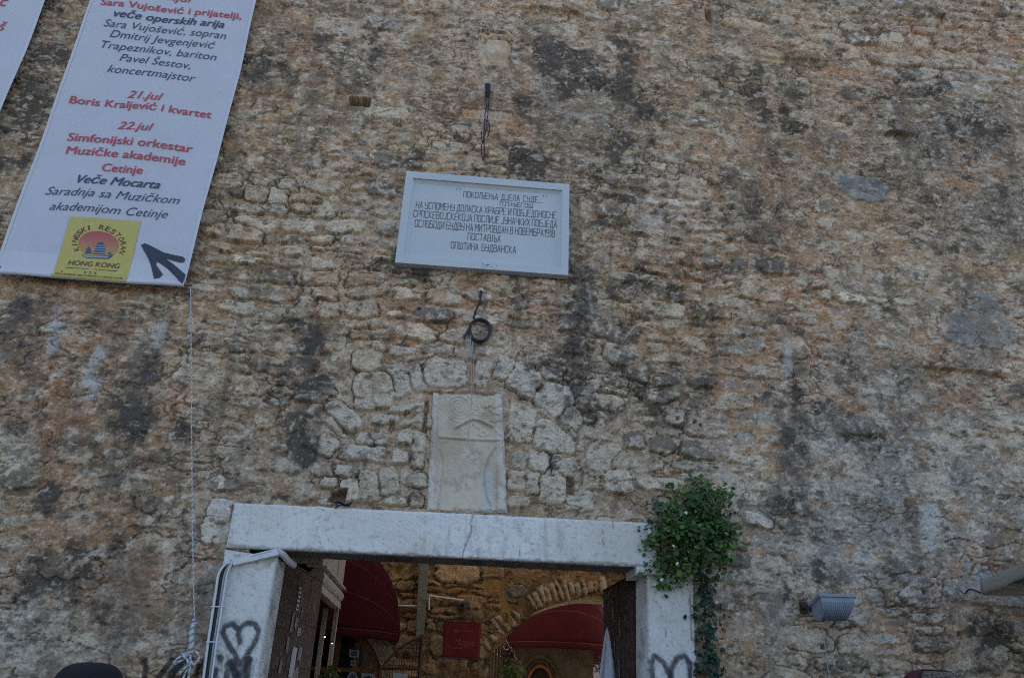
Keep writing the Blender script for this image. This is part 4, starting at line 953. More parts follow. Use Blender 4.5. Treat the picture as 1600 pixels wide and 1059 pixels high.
kb.tube([ct, ct.lerp(cb,.3), ct.lerp(cb,.7), cb], [.028,.028,.018,.007], 8).build('knot', M['cord_blue'], chn, smooth=True)
bc = empty('blue_cord', at3(537, 790, -.07)); tag(bc, 'short frayed blue cord lying on the lintel edge', 'cord')
mb = MB()
for pts in ([(524,789),(530,785),(540,788),(550,784)], [(524,794),(529,789),(538,789),(549,787)], [(526,784),(533,786),(541,790),(547,790)], [(523,786),(527,783),(533,785)]): mb.tube(smoothpts([at3(*p, -.085) for p in pts], 6), .007, 5)
mb.build('strands', M['cord_blue'], bc, smooth=True)

# cable duct and cables on the left jamb
M['pvc'] = mat('white_plastic_duct', (.60, .61, .62), .4, .04, 8, .05, 20, dirt=(.35, .32, .28), dirt_amt=.3, dscale=9)
duct = empty('cable_duct', at3(400, 868, -.07)); tag(duct, 'white plastic cable duct crossing the top of the left jamb with cables below', 'cable duct')
def slab_px(mb, pts, Y, dep):
    n = len(pts); fr = [at3(*p, Y) for p in pts]; bk = [p+Vector((0, dep, 0)) for p in fr]
    mb.poly(fr[::-1]); mb.poly(bk)
    for i in range(n): mb.quad(fr[i], fr[(i+1) % n], bk[(i+1) % n], bk[i])
    return mb
slab_px(MB(), [(362,873),(433,856),(435,866.5),(364,883)], -.115, .075).build('cover', M['pvc'], duct, bevel=.004)
p0 = at3(434,861,-.08); mb = MB(); mb.tube([p0, p0+Vector((.03,.04,-.01)), p0+Vector((.07,.14,-.05)), p0+Vector((.09,.30,-.06))], [.026,.027,.027,.027], 8); mb.build('elbow', M['pvc'], duct, smooth=True)
sl = slab_px(MB(), [(392,868),(424,860),(424,861.2),(392,869.2)], -.1165, .001); sl.build('seam', M['cable_grey'], duct)
for dx, m, r in ((0, 'cable_black', .013), (-5, 'cable_white', .010), (4.5, 'cable_grey', .009), (8, 'cable_white', .007)):
    pts = [(364+dx*.2, 876+abs(dx)*.3), (356+dx*.7, 881), (347+dx, 896), (342+dx, 925), (336+dx, 965), (330+dx, 1005), (323+dx, 1059), (318+dx, 1110)]
    MB().tube(smoothpts([at3(*p, -.075-.004*abs(dx)) for p in pts]+[Vector((at(300,1110,-.075)[0], -.075, .02))], 8), r, 7).build('cable', M[m], duct, smooth=True)
for (x, y) in ((338,947),(331,1002)):
    a_, b_ = at3(x-9, y, -.105), at3(x+12, y+.5, -.105); MB().tube([a_, b_], .005, 5).build('clip', M['cable_white'], duct)

# ------------------------------------------------------------------ floodlight on the right
M['lamp_metal'] = mat('grey_lamp_metal', (.20, .23, .27), .45, .08, 10, .05, 50, dirt=(.15, .15, .15), dirt_amt=.4, dscale=8)
M['lamp_glass'] = mat('lamp_glass', (.35, .38, .40), .15, .05)
fl = empty('floodlight', at3(1256, 948, 0)); tag(fl, 'grey ribbed floodlight on a bracket fixed to the wall', 'floodlight')
FY = -.34
c0 = at3(1300, 931.5, FY); s = abs(at(1301, 940, FY)[0]-at(1300, 940, FY)[0])
XA = (at3(1334,931,FY)-at3(1281,929.5,FY)).normalized(); YA = (at3(1262,943,FY+.16)-at3(1281,929.5,FY)); YA = Vector((YA.x, YA.y, YA.z)).normalized()
ZA = XA.cross(YA).normalized(); YA = ZA.cross(XA).normalized()
Wd, Dp, Ht = s*54, s*40, s*40
def L_(x, y, z): return at3(1281,929.5,FY)+XA*x+YA*y+ZA*z
up = 1 if ZA.z > 0 else -1
mb = MB(); mb.hexa([L_(-.012,-.012,-.014*up), L_(Wd+.012,-.012,-.014*up), L_(Wd+.012,Dp+.012,-.014*up), L_(-.012,Dp+.012,-.014*up), L_(-.012,-.012,.014*up), L_(Wd+.012,-.012,.014*up), L_(Wd+.012,Dp+.012,.014*up), L_(-.012,Dp+.012,.014*up)])
mb.build('lens_frame', M['lamp_metal'], fl, bevel=.004)
MB().hexa([L_(.01,.01,.0145*up), L_(Wd-.01,.01,.0145*up), L_(Wd-.01,Dp-.01,.0145*up), L_(.01,Dp-.01,.0145*up), L_(.01,.01,.018*up), L_(Wd-.01,.01,.018*up), L_(Wd-.01,Dp-.01,.018*up), L_(.01,Dp-.01,.018*up)]).build('lens', M['lamp_glass'], fl)
def bowl(u, v):
    a_ = math.pi*v; ins = .26*math.sin(a_)
    x = Wd*(ins*.12+u*(1-ins*1.0)); y = Dp*(.5-.5*math.cos(a_)); z = -.0145*up-up*Ht*.62*math.sin(a_)**.8
    return L_(x, y, z)
mb = MB(); mb.grid(bowl, 14, 14)
for u in (0, 1): mb.poly([bowl(u, v/14) for v in range(15)])
mb.build('housing', M['lamp_metal'], fl)
rb = MB()
for k in range(15):
    u = .02+.96*k/14; pts = [Vector(bowl(u, .06+.88*v/12)) for v in range(13)]
    rb.tube([p+(p-L_(Wd*u, Dp/2, 0)).normalized()*.004 for p in pts], .0042, 5)
for k in range(5): rb.tube([L_(-.004, Dp*(.2+.15*k), -.02*up), L_(.01, Dp*(.25+.13*k), -up*Ht*.45)], .005, 5)
rb.build('cooling_ribs', M['lamp_metal'], fl)
MB().tube([L_(.0, Dp*.9, -.03*up), at3(1258,946,-.1), at3(1255,949,-.01)], .022, 8).box(*(lambda p: (p.x-.03, p.x+.03, -.045, .02, p.z-.05, p.z+.045))(at3(1254,949,-.01))).build('bracket', M['iron'], fl)
fw = MB().tube(smoothpts([at3(1283,973,-.06), at3(1288,1000,-.06), at3(1292,1030,-.06), at3(1298,1075,-.06)]), .004, 5).build('lamp_wire', M['cable_grey'], fl)

# ------------------------------------------------------------------ market parasol whose corner reaches into the frame
M['canvas'] = mat('beige_canvas', (.36, .34, .29), .85, .08, 6, .15, 120)
M['canvas_in'] = M['canvas']
M['pole'] = mat('brown_wood_pole', (.16, .09, .05), .6, .2, 20)
ca = at3(1531, 909, -.16); cb_ = at3(1600, 893.0, -1.15)
e1 = Vector((cb_.x-ca.x, cb_.y-ca.y, 0)).normalized(); e2 = Vector((-e1.y, e1.x, 0)); 
if e2.x < 0: e2 = -e2
SZ = 3.0; zr = ca.z; cen = ca+e1*SZ/2+e2*SZ/2; cen.z = zr
par = empty('market_parasol', (cen.x, cen.y, 0)); tag(par, 'beige canvas market parasol reaching in at the right edge', 'parasol')
cor = [ca.copy(), ca+e1*SZ, ca+e1*SZ+e2*SZ, ca+e2*SZ]
for p in cor: p.z = zr
apex = Vector((cen.x, cen.y, zr+.62)); mb = MB()
for k in range(4):
    A, B = cor[k], cor[(k+1) % 4]
    def tri(u, v, A=A, B=B):
        p = A.lerp(B, u).lerp(apex, v); p.z -= .05*math.sin(math.pi*v)*(1-.3*abs(u-.5)); return p
    mb.grid(tri, 8, 8)
    def val(u, v, A=A, B=B):
        p = A.lerp(B, u); o = (p-cen); o.z = 0; o.normalize(); p = p+o*(.006*math.sin(u*31)*v); p.z -= .105*v*(1-.04*math.sin(u*25)); return p
    mb.grid(val, 30, 3)
cv = mb.build('canopy', M['canvas'], par, smooth=True); so = cv.modifiers.new('thick', 'SOLIDIFY'); so.thickness = .004
MB().tube([(cen.x, cen.y, .06), (cen.x, cen.y, zr+.6)], .03, 10).build('pole', M['pole'], par, smooth=True)
MB().box(cen.x-.3, cen.x+.3, cen.y-.3, cen.y+.3, .0, .06).build('base', M['iron'], par, bevel=.01)
for k in range(4):
    A, B = cor[k], cor[(k+1) % 4]
    for p in (A, A.lerp(B, .5)): MB().tube([apex-Vector((0,0,.04)), p+Vector((0,0,.0))+(cen-p).normalized()*.04], .012, 6).build('rib', M['pole'], par)
kx = at3(1533, 926, -.10); MB().tube(smoothpts([kx, kx+Vector((-.08,.02,.03)), kx+Vector((-.12,.05,-.01)), kx+Vector((-.14,.06,.02)), kx+Vector((-.10,.06,-.04))], 6), .007, 5).build('tie_cord', M['cord_blue'], par, smooth=True)

# ------------------------------------------------------------------ wall plant on the right jamb
def leaf_mat(name, c1, c2):
    m = bpy.data.materials.new(name); m.use_nodes = True; n = m.node_tree; b = n.nodes['Principled BSDF']; L = n.links.new
    a_ = n.nodes.new('ShaderNodeAttribute'); a_.attribute_name = 'albedo'
    L(a_.outputs['Color'], b.inputs['Base Color']); b.inputs['Roughness'].default_value = .55; b.inputs['Specular IOR Level'].default_value = .3
    tr = n.nodes.new('ShaderNodeBsdfTranslucent'); L(a_.outputs['Color'], tr.inputs['Color']); ms = n.nodes.new('ShaderNodeMixShader'); ms.inputs[0].default_value = .25
    L(b.outputs[0], ms.inputs[1]); L(tr.outputs[0], ms.inputs[2]); L(ms.outputs[0], n.nodes['Material Output'].inputs[0]); return m
M['leaf'] = leaf_mat('leaf_green', None, None)
M['stem'] = mat('plant_stem', (.10, .085, .045), .8, .2, 30)
M['petal'] = mat('white_petal', (.62, .55, .58), .7, .1)
def leaf_cloud(name, spots, parent, rnd, palette):
    V, F, cc = [], [], []
    for (p, sz, out) in spots:
        n = (out+Vector((rnd.gauss(0,.45), rnd.gauss(0,.45), rnd.gauss(0,.45)))).normalized()
        t = Vector((rnd.gauss(0,1), rnd.gauss(0,1), rnd.gauss(-.6,.8))); t = (t-n*t.dot(n)).normalized(); b = n.cross(t)
        col = rnd.choice(palette); k = rnd.uniform(.75, 1.3); base = len(V)
        wv = rnd.uniform(.72, 1.0)
        P = [(-.5,0,0), (-.28,.34*wv,.05), (.12,.42*wv,.07), (.5,.0,-.02), (.12,-.42*wv,.07), (-.28,-.34*wv,.05), (-.28,0,-.02), (.12,0,-.02)]
        for (a_, c2, d2) in P: V.append(tuple(p+t*a_*sz+b*c2*sz+n*d2*sz)); cc.append([x*k for x in col])
        for f in ((0,6,1,1),(6,7,2,1),(7,3,2,2),(0,5,6,6),(5,4,7,6),(4,3,7,7)): F.append([base+i for i in f])
    me = bpy.data.meshes.new(name); me.from_pydata(V, [], [tuple(dict.fromkeys(f)) for f in F])
    ca_ = me.color_attributes.new('albedo', 'FLOAT_COLOR', 'POINT'); rg = np.ones((len(V), 4), f32); rg[:, :3] = np.array(cc); ca_.data.foreach_set('color', rg.ravel())
    me.materials.append(M['leaf']); o = bpy.data.objects.new(name, me); C.objects.link(o); adopt(o, parent); return o
pl = empty('wall_plant', at3(1095, 905, -.05)); tag(pl, 'bushy green caper plant with small white flowers growing from the wall beside the lintel', 'plant')
rnd = random.Random(21); spots = []; stems = MB()
root = at3(1098, 850, -.02)
tips = []
for i in range(30):
    py = 830+rnd.gauss(0, 42); px = 1078-(py-830)*.06+rnd.gauss(0, 12+min(24, max(0, (py-755)*.26))); px = min(max(px, 1004), 1136+rnd.gauss(0, 5)); py = min(max(py, 762), 905+rnd.gauss(0, 8))
    tips.append((px, py, -.10-.26*rnd.random()*math.exp(-((px-1072)/50)**2)))
for (px, py) in ((1085,757),(1092,752),(1080,760),(1112,762),(1128,764),(1138,760),(1126,770),(1012,787),(1020,792),(1030,786),(1006,842),(1010,852),(1012,862),(1014,835),(1022,826),(1030,915),(1034,925),(1026,918),(1058,918),(1068,912),(1052,924),(1130,868),(1124,880),(1126,835),(1136,852),(1045,762),(1050,768),(1005,895),(1015,893)): tips.append((px, py, -.10))
rs_ = random.Random(77)
for _ in range(26):
    a_ = rs_.uniform(0, 6.283); tips.append((1074+math.cos(a_)*rs_.uniform(46, 72), 828+math.sin(a_)*rs_.uniform(52, 84), -.08-.1*rs_.random()))
for (px, py, Y) in tips:
    T_ = at3(px, py, Y); md = root.lerp(T_, .55)+Vector((0, -.10-.12*rnd.random(), .05)); cv_ = smoothpts([root, md, T_], 9)
    stems.tube(cv_, [.006-.004*i/len(cv_) for i in range(len(cv_))], 4, caps=False)
    for q in cv_[5:]:
        for _ in range(3 if rnd.random() < .7 else 1):
            pp = q+Vector((rnd.gauss(0,.034), rnd.gauss(0,.030), rnd.gauss(0,.034))); spots.append((pp, rnd.choice((.022,.028,.035,.044,.060))*rnd.uniform(.85, 1.15), Vector((0, -.75, .65))))
pal = [(.065,.135,.03), (.05,.11,.028), (.085,.165,.038), (.036,.08,.027), (.12,.20,.05), (.055,.11,.036)]
px_line = [(1094,890),(1098,920),(1101,950),(1103,985),(1104,1020),(1103,1060),(1102,1110),(1102,1160)]
stp = smoothpts([at3(*p, -.05) for p in px_line], 10); stems.tube(stp, .008, 5)
spots2 = []
for q in stp:
    wdt = .03+.035*abs(math.sin(q.z*9.0)+.4*math.sin(q.z*23))
    for _ in range(rnd.choice((3, 6, 8, 10))): spots2.append((q+Vector((rnd.gauss(0,wdt), -.02-.07*rnd.random(), rnd.gauss(0,.04))), rnd.choice((.024,.034,.045,.06)), Vector((0, -.85, .4))))
leaf_cloud('leaves', spots, pl, rnd, pal)
t_ = leaf_cloud('trailing_leaves', spots2, pl, rnd, [(.02,.055,.035), (.03,.07,.04), (.024,.05,.03), (.045,.085,.05), (.018,.042,.028)])
stems.build('stems', M['stem'], pl)
for (px, py) in ((1058,880),(1034,905),(1107,765),(1014,830),(1052,852),(1072,800),(1120,940),(1122,842)):
    c = at3(px, py, -.36 if 1030 < px < 1100 and py < 890 else -.16)
    flow = MB()
    for k in range(4):
        a_ = k*math.pi/2+rnd.random()*.5; d = Vector((math.cos(a_), -.3, math.sin(a_))); s_ = rnd.uniform(.008, .018)
        e = d.cross(Vector((0, -1, 0))).normalized()*s_*.5
        flow.poly([c, c+d*s_*.6+e, c+d*s_*1.2, c+d*s_*.6-e])
    flow.build('flower', M['petal'], pl)

# ------------------------------------------------------------------ the courtyard wall with its arch, behind the gate
WY = 5.5
INTR = [(767,1020),(785,1000),(802,985),(818,970),(835,957),(850,950),(865,945),(883,940),(902,936),(919,934.5),(936,935)]
intr = [at(*p, WY) for p in INTR]
apx = intr[-1][0]; curve = intr+[(2*apx-x, z) for x, z in intr[-2::-1]]
lx = intr[0][0]
def under(X, Z):
    cxs = np.array([c[0] for c in curve]); czs = np.array([c[1] for c in curve])
    return (X > cxs[0]) & (X < cxs[-1]) & (Z < np.interp(X, cxs, czs))
def make_court():
    rng = np.random.RandomState(4)
    XX = np.concatenate([np.linspace(-6, -3.2, 30)[:-1], np.arange(-3.2, 5.2, .012), np.linspace(5.2, 9, 30)[1:]]).astype(f32)
    ZZ = np.concatenate([np.linspace(-.02, 1.4, 40)[:-1], np.arange(1.4, 4.2, .012), np.linspace(4.2, 10.5, 90)[1:]]).astype(f32)
    X, Z = np.meshgrid(XX, ZZ); shp = X.shape; xf, zf = X.ravel(), Z.ravel()
    st = courses(-6, 9, 0, 10.5, rng, .16, .34, lambda x, z: not (lx < x < 2*apx-lx and z < np.interp(x, [c[0] for c in curve], [c[1] for c in curve])+.34 and z > 1.9))
    n0 = len(st)
    cu = [Vector((x, 0, z)) for x, z in curve]; acc = 0
    for a_, b_ in zip(cu[:-1], cu[1:]):
        L = (b_-a_).length; n = max(1, round(L/.10)); t = (b_-a_).normalized(); nn = Vector((-t.z, 0, t.x))
        for i in range(n):
            if rng.rand() < .22: continue
            c = a_.lerp(b_, (i+.5+rng.normal()*.12)/n)+nn*(.17+rng.normal()*.015)
            st.append((c.x, c.z, .036*rng.uniform(.6, 1.25), .105*rng.uniform(.6, 1.15), math.atan2(t.z, t.x)+rng.normal()*.1, 3.2, .012, rng.uniform(0,6), rng.uniform(0,6)))
    wx = ((fbm(xf, zf, .16, 3, 621)-.5)*.08).reshape(shp); wz = ((fbm(xf, zf, .16, 3, 631)-.5)*.08).reshape(shp)
    best, sec, bid, U, V = rasterise(XX, ZZ, st, (wx, wz)); edge = np.minimum(best, (best-sec)*.5).ravel(); bid = bid.ravel(); k = np.maximum(bid, 0)
    edge += (fbm(xf, zf, .06, 3, 625)-.5)*.03
    q = fbm(xf, zf, .7, 4, 641); q3 = fbm(xf, zf, .10, 4, 651, .65); q4 = fbm(xf, zf, .04, 3, 661, .7)
    R1 = rng.rand(len(st)).astype(f32); R2 = (rng.rand(len(st))*9.99).astype(int)
    vs = k >= n0
    cov = np.clip((q-.45)*3, -.5, 1); pl_ = sst(-np.hypot((xf-at(778,918,WY)[0])/.26, (zf-at(778,918,WY)[1])/.15)+(q3-.5)*.8, -1.1, -.95)
    pl_ = np.maximum(pl_, sst(-pdist(xf, zf, [at(782,925,WY), at(788,950,WY), at(793,972,WY)])+(q3-.5)*.1, -.10, -.06))
    isst = sst(edge, -.006, .012)*(bid >= 0)*np.maximum(sst(-cov, -.55, -.2), vs)*(1-pl_)
    h = isst*(.02+.04*R1[k]-.008*vs+.02*sst(edge, 0, .04))+.05*(q3-.5)+.03*(q-.5)+.02*cov+pl_*.03*(1-.6*(q3-.5))
    c = np.empty((xf.size, 3), f32); c[:] = (.30, .22, .14); c = c*(.5+1.0*q3)[:, None]
    cs = STONES[R2[k]]*np.array((1.08, .95, .78), f32)*(.75+.4*R1[k])[:, None]; cs = np.where(vs[:, None], np.array((.46, .39, .29), f32)*(.75+.5*q3)[:, None], cs)
    c = c*(1-isst[:, None])+cs*isst[:, None]
    c = mixc(c, (.44, .31, .13), pl_*.9)
    c = mixc(c, (.11, .085, .05), sst(fbm(xf, zf, .16, 6, 671, .72)-.12*isst, .47, .62)*.85*(1-.75*vs*isst))
    c = mixc(c, (.30, .16, .08), sst(fbm(xf, zf, .35, 4, 681), .58, .72)*.5)
    Vt = np.stack([xf, WY-h, zf], 1); idx = np.arange(xf.size).reshape(shp)
    F = np.stack([idx[:-1, :-1], idx[:-1, 1:], idx[1:, 1:], idx[1:, :-1]], -1).reshape(-1, 4)
    cx = (xf[F[:, 0]]+xf[F[:, 2]])/2; cz = (zf[F[:, 0]]+zf[F[:, 2]])/2
    return Vt, F[~under(cx, cz)], c
court = empty('courtyard_wall', (0, WY, 0)); tag(court, 'brown rubble wall with a low stone arch seen through the gateway', 'wall')
np_mesh('masonry', *make_court(), M['masonry'], court)
M['arch_in'] = mat('arch_underside', (.42, .33, .20), .95, .35, 8, .7, 25, dirt=(.12,.10,.06), dirt_amt=.6, dscale=5)
mb = MB(); full = [(curve[0][0], 0)]+curve+[(curve[-1][0], 0)]
for (a_, b_) in zip(full[:-1], full[1:]): mb.quad((a_[0]-.004, WY-.03, a_[1]+.004), (b_[0], WY-.03, b_[1]+.004), (b_[0], WY+.75, b_[1]), (a_[0], WY+.75, a_[1]))
mb.build('arch_soffit', M['arch_in'], court)
cb = MB().box(-9, lx, WY+.12, WY+.75, -.02, 10.4).box(2*apx-lx, 9, WY+.12, WY+.75, -.02, 10.4)
zt = max(z for _, z in curve)
cb.box(lx, 2*apx-lx, WY+.12, WY+.75, zt+.03, 10.4); cb.build('wall_core', M['core'], court)
M['grey_stone'] = mat('grey_bracket_stone', (.17, .17, .16), .9, .4, 30, .8, 40)
slab_px(MB(), [(795,914),(816,912.5),(822,919),(819,929),(800,932),(793,924)], WY-.22, .3).build('projecting_stone', M['grey_stone'], court, bevel=.012)

M['duct'] = mat('grey_green_pipe', (.16, .19, .18), .5, .06, 6)
pd = empty('downpipe', at3(650, 1010, WY)); tag(pd, 'square grey green downpipe on the courtyard wall', 'downpipe')
slab_px(MB(), [(655.5,870),(671,870),(662,1000),(649,1000)], WY-.16, .09).build('pipe', M['duct'], pd, bevel=.006)
for y in (934, 990): slab_px(MB(), [(653.5-(y-934)*.07,y),(668.5-(y-934)*.07,y+.6),(668.3-(y-934)*.07,y+3),(653.3-(y-934)*.07,y+2.4)], WY-.165, .1).build('collar', M['duct'], pd)
cd = empty('conduit', at3(690, 936, WY)); tag(cd, 'thin white conduit on the courtyard wall running either side of the downpipe', 'conduit')
MB().tube([at3(620,945.5,WY-.08), at3(652,946.5,WY-.08)], .016, 6).build('tube', M['pvc'], cd)
MB().tube([at3(671,930,WY-.08), at3(724,937.5,WY-.08)], .016, 6).build('tube', M['pvc'], cd)
MB().tube([at3(670.5,931,WY-.08), at3(670,952,WY-.08)], .016, 6).build('tube', M['pvc'], cd)
wl = empty('wall_lamp', at3(728, 944, WY)); tag(wl, 'small dark grey box lamp on the courtyard wall above the red hanging sign', 'wall lamp')
M['lampbox'] = mat('dark_lamp_box', (.06, .06, .06), .5, .1)
slab_px(MB(), [(723,939),(733,938),(735.5,949),(725,951)], WY-.22, .14).build('body', M['lampbox'], wl, bevel=.01)
MB().tube([at3(722,945,WY-.12), at3(715,944,WY-.05)], .03, 8).build('bracket', M['lampbox'], wl)

M['sign_red'] = mat('dark_red_cloth', (.13, .010, .018), .85, .12, 12, .15, 120)
M['sign_txt'] = mat('faded_pink_print', (.30, .10, .09), .8, .2, 60)
SGY = WY-.22
sg = empty('hanging_sign', at3(720, 1030, SGY)); tag(sg, 'dark red cloth sign with faint script lettering between two iron rods', 'sign')
tl, tr, br, bl = at3(692.5,970,SGY), at3(751.5,972,SGY), at3(749.5,1030,SGY), at3(691.5,1026.5,SGY)
def sgf(u, v, off=0.0):
    p = bl.lerp(br, u).lerp(tl.lerp(tr, u), v); p.y += .010*math.sin(u*7+1)*math.sin(math.pi*v)-off; return p
s0 = MB().grid(lambda u, v: sgf(u, v), 14, 14).build('cloth', M['sign_red'], sg, smooth=True); so = s0.modifiers.new('thick', 'SOLIDIFY'); so.thickness = .003; so.offset = -1 
sw = (tr-tl).length; sh_ = (tl-bl).length
def sgt(x, z, off): p = sgf(x/sw, z/sh_, off); return p
text_on('Mozart', (sw*.30, sh_*.36), (sw*.86, sh_*.36), sh_*.17, M['sign_txt'], sg, 'lettering', .45, -.012, .006, sgt)
text_on('RESTORAN', (sw*.30, sh_*.73), (sw*.78, sh_*.73), sh_*.045, M['sign_txt'], sg, 'lettering', 0, 0, .006, sgt)
fl_ = MB(); pp = []
for i in range(17):
    t = i/16; pp.append(sgf(.12+.62*t, .34-.10*math.sin(t*math.pi)+.05*t, .006))
fl_.tube(pp, .003, 4).build('flourish', M['sign_txt'], sg)
for (a_, b_) in ((tl, tr), (bl, br)):
    d = (b_-a_).normalized(); MB().tube([a_-d*.06, b_+d*.06], .010, 6).build('rod', M['iron'], sg)
    for e, sgn in ((a_, -1), (b_, 1)):
        c = e+d*sgn*.10; fb = MB()
        for k in range(6):
            fb.tube([c+d*sgn*(-.05+.10*j/10)+(Vector((0,1,0))*math.cos(k*1.047+j*.25)+Vector((0,0,1))*math.sin(k*1.047+j*.25))*.036*math.sin(math.pi*j/10) for j in range(11)], .006, 5)
        fb.build('basket_finial', M['iron'], sg)

# red folding canopies
M['canopy'] = mat('red_canopy_cloth', (.046, .0085, .0115), 1.0, .12, 5, .10, 90, spec=.05)
M['canopy_in'] = M['canopy']
M['hoop'] = mat('canopy_hoop', (.07, .014, .018), .8, .1)
def canopy(xc, yw, z0, a, h, p, label, nh=4):
    root = empty('canopy', (xc, yw, z0)); tag(root, label, 'canopy', 'red folding canopies')
    def pt(t, ph, k=1.0):
        r = math.sin(t); sag = 1-.035*abs(math.sin(ph*nh*1.0*1))*r
        return Vector((xc+a*math.cos(t)*k, yw-.02-p*r*math.cos(ph)*sag*k, z0+h*r*math.sin(ph)*sag*k))
    o = MB().grid(lambda u, v: pt(math.pi*(1-u), math.pi/2*v), 40, 24).build('cloth', M['canopy'], root, smooth=True)
    so = o.modifiers.new('thick', 'SOLIDIFY'); so.thickness = .004
    for k in range(nh+1):
        ph = math.pi/2*k/nh
        MB().tube([pt(math.pi*(1-i/32), ph, 1.0) for i in range(33)], .010, 5).build('hoop', M['hoop'], root)
    def val(u, v): q = pt(math.pi*(1-u), 0); return Vector((q.x, q.y-.004, q.z-.10*v))
    o = MB().grid(val, 40, 2).build('valance', M['canopy'], root, smooth=True); so = o.modifiers.new('thick', 'SOLIDIFY'); so.thickness = .004
    return root
canopy(-1.60, WY-.06, 2.30, 1.15, 1.33, 1.15, 'dark red folding canopy over the wooden arched shop door left of the downpipe')
canopy(2.42, 9.0, 2.46, 1.0, 1.45, 1.15, 'dark red folding canopy seen through the low stone arch')
canopy(4.05, 12.0, 2.33, 1.2, .9, 1.2, 'far dark canopy under the edge of the red one beyond the arch')

# the wooden arched shop front under the left canopy
SF = WY-.10
M['teak'] = mat('orange_brown_wood', (.17, .065, .018), .5, .3, 14, .15, 50)
M['darkglass'] = mat('dark_shop_glass', (.012, .012, .016), .12, .05)
M['trim'] = mat('pale_arch_stone', (.30, .26, .19), .9, .2, 10, .4, 40)
sf = empty('shop_door', at3(560, 1060, SF)); tag(sf, 'orange brown wooden arched shop door with framed notices under the left canopy', 'door')
acx, acz = -1.62, 1.62; arx, arz = .98, .86
def ring(r0, r1, Y0, Y1, mb):
    n = 28
    for i in range(n):
        a_, b_ = math.pi*i/n, math.pi*(i+1)/n
        def q(r, t, Y): return Vector((acx+r*math.cos(t)*arx, Y, acz+r*math.sin(t)*arz))
        mb.quad(q(r1,a_,Y0), q(r0,a_,Y0), q(r0,b_,Y0), q(r1,b_,Y0)); mb.quad(q(r0,a_,Y0), q(r0,a_,Y1), q(r0,b_,Y1), q(r0,b_,Y0)); mb.quad(q(r1,a_,Y1), q(r1,a_,Y0), q(r1,b_,Y0), q(r1,b_,Y1))
    return mb
m1 = ring(1.02, 1.26, SF-.08, SF+.1, MB())
for sx in (-1, 1): m1.box(*sorted((acx+sx*1.02*arx, acx+sx*1.26*arx)), SF-.08, SF+.1, 0, acz)
m1.build('stone_surround', M['trim'], sf)
m1 = ring(.90, 1.01, SF-.05, SF+.05, MB())
for sx in (-1, 1): m1.box(*sorted((acx+sx*.9*arx, acx+sx*1.01*arx)), SF-.05, SF+.05, 0, acz)
for x in (-1.30, -1.02, -.86): m1.box(x-.04, x+.04, SF-.045, SF+.04, 0, acz+arz*.9*math.sqrt(max(.05, 1-((x-acx)/(arx*.9))**2)))
m1.box(acx-arx*.9, acx+arx*.9, SF-.046, SF+.04, 1.79, 1.85)
m1.build('wooden_frame', M['teak'], sf, bevel=.004)
gl = MB(); gl.poly([(acx+.91*arx*math.cos(math.pi*i/24), SF, acz+.91*arz*math.sin(math.pi*i/24)) for i in range(25)]); gl.quad((acx-.91*arx, SF, 0), (acx+.91*arx, SF, 0), (acx+.91*arx, SF, acz), (acx-.91*arx, SF, acz))
gl.build('glass', M['darkglass'], sf)
for (pts, nm) in (([(546,1014),(561,1015),(560.5,1026.5),(546,1026)], 'notice'), ([(548,1031),(556,1031.5),(556,1039),(548,1038.5)], 'notice'), ([(543,1056),(547,1050),(551,1048),(556,1051),(559,1058),(559,1066),(543,1066)], 'notice'), ([(565,1051),(586,1052),(586,1070),(565,1070)], 'notice')):
    n_ = slab_px(MB(), pts, SF-.055, .01).build('framed_notice', M['paper'], sf)
    x0_, y0_ = sum(p[0] for p in pts)/len(pts), sum(p[1] for p in pts)/len(pts)
    slab_px(MB(), [(x0_+(p[0]-x0_)*.62, y0_+(p[1]-y0_)*.62) for p in pts], SF-.058, .002).build('picture', M['p_blue'], n_)

# glazed kiosk front on the left: cream fascia, shutter box, white frame, dark room
M['cream'] = mat('cream_panel', (.36, .33, .29), .7, .08, 4, .05, 40, dirt=(.2,.17,.13), dirt_amt=.3, dscale=5)
M['frame_w'] = mat('off_white_frame', (.42, .40, .37), .5, .06, 6)
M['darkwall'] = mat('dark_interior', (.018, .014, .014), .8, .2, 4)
ks = empty('kiosk', (-2.4, 3.0, 0)); tag(ks, 'kiosk with cream fascia, rolled shutter box and white corner frame just inside the gate', 'kiosk')
KX = -1.14
MB().box(-4.5, KX-.04, 1.95, 4.02, 2.76, 3.9).box(-4.6, KX-.02, 1.90, 4.06, 3.9, 4.0).build('fascia', M['cream'], ks, bevel=.006)
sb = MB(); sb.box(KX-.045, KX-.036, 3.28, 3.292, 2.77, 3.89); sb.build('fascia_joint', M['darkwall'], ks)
MB().box(KX-.20, KX+.01, 1.95, 4.02, 2.735, 2.76).build('ledge', M['frame_w'], ks, bevel=.004)
MB().tube([(KX-.09, 1.96, 2.655), (KX-.09, 4.02, 2.655)], .082, 14).build('shutter_box', M['frame_w'], ks, smooth=True)
MB().box(KX-.13, KX-.03, 1.96, 4.0, 2.50, 2.575).build('head_rail', M['frame_w'], ks, bevel=.004)
MB().box(KX-.10, KX-.045, 3.95, 4.0, 0, 2.5).build('frame_post', M['frame_w'], ks, bevel=.004)
MB().box(KX-.24, KX-.18, 3.95, 4.0, 0, 2.5).build('frame_post', M['frame_w'], ks, bevel=.004)
MB().box(-4.5, -4.45, 1.95, 4.0, 0, 2.76).box(-4.45, -1.9, 3.9, 3.95, 0, 2.2).box(-4.45, KX-.25, 1.95, 2.0, 0, 2.76).box(-4.45, KX-.2, 2.0, 3.95, 2.70, 2.74).build('room_wall', M['darkwall'], ks)
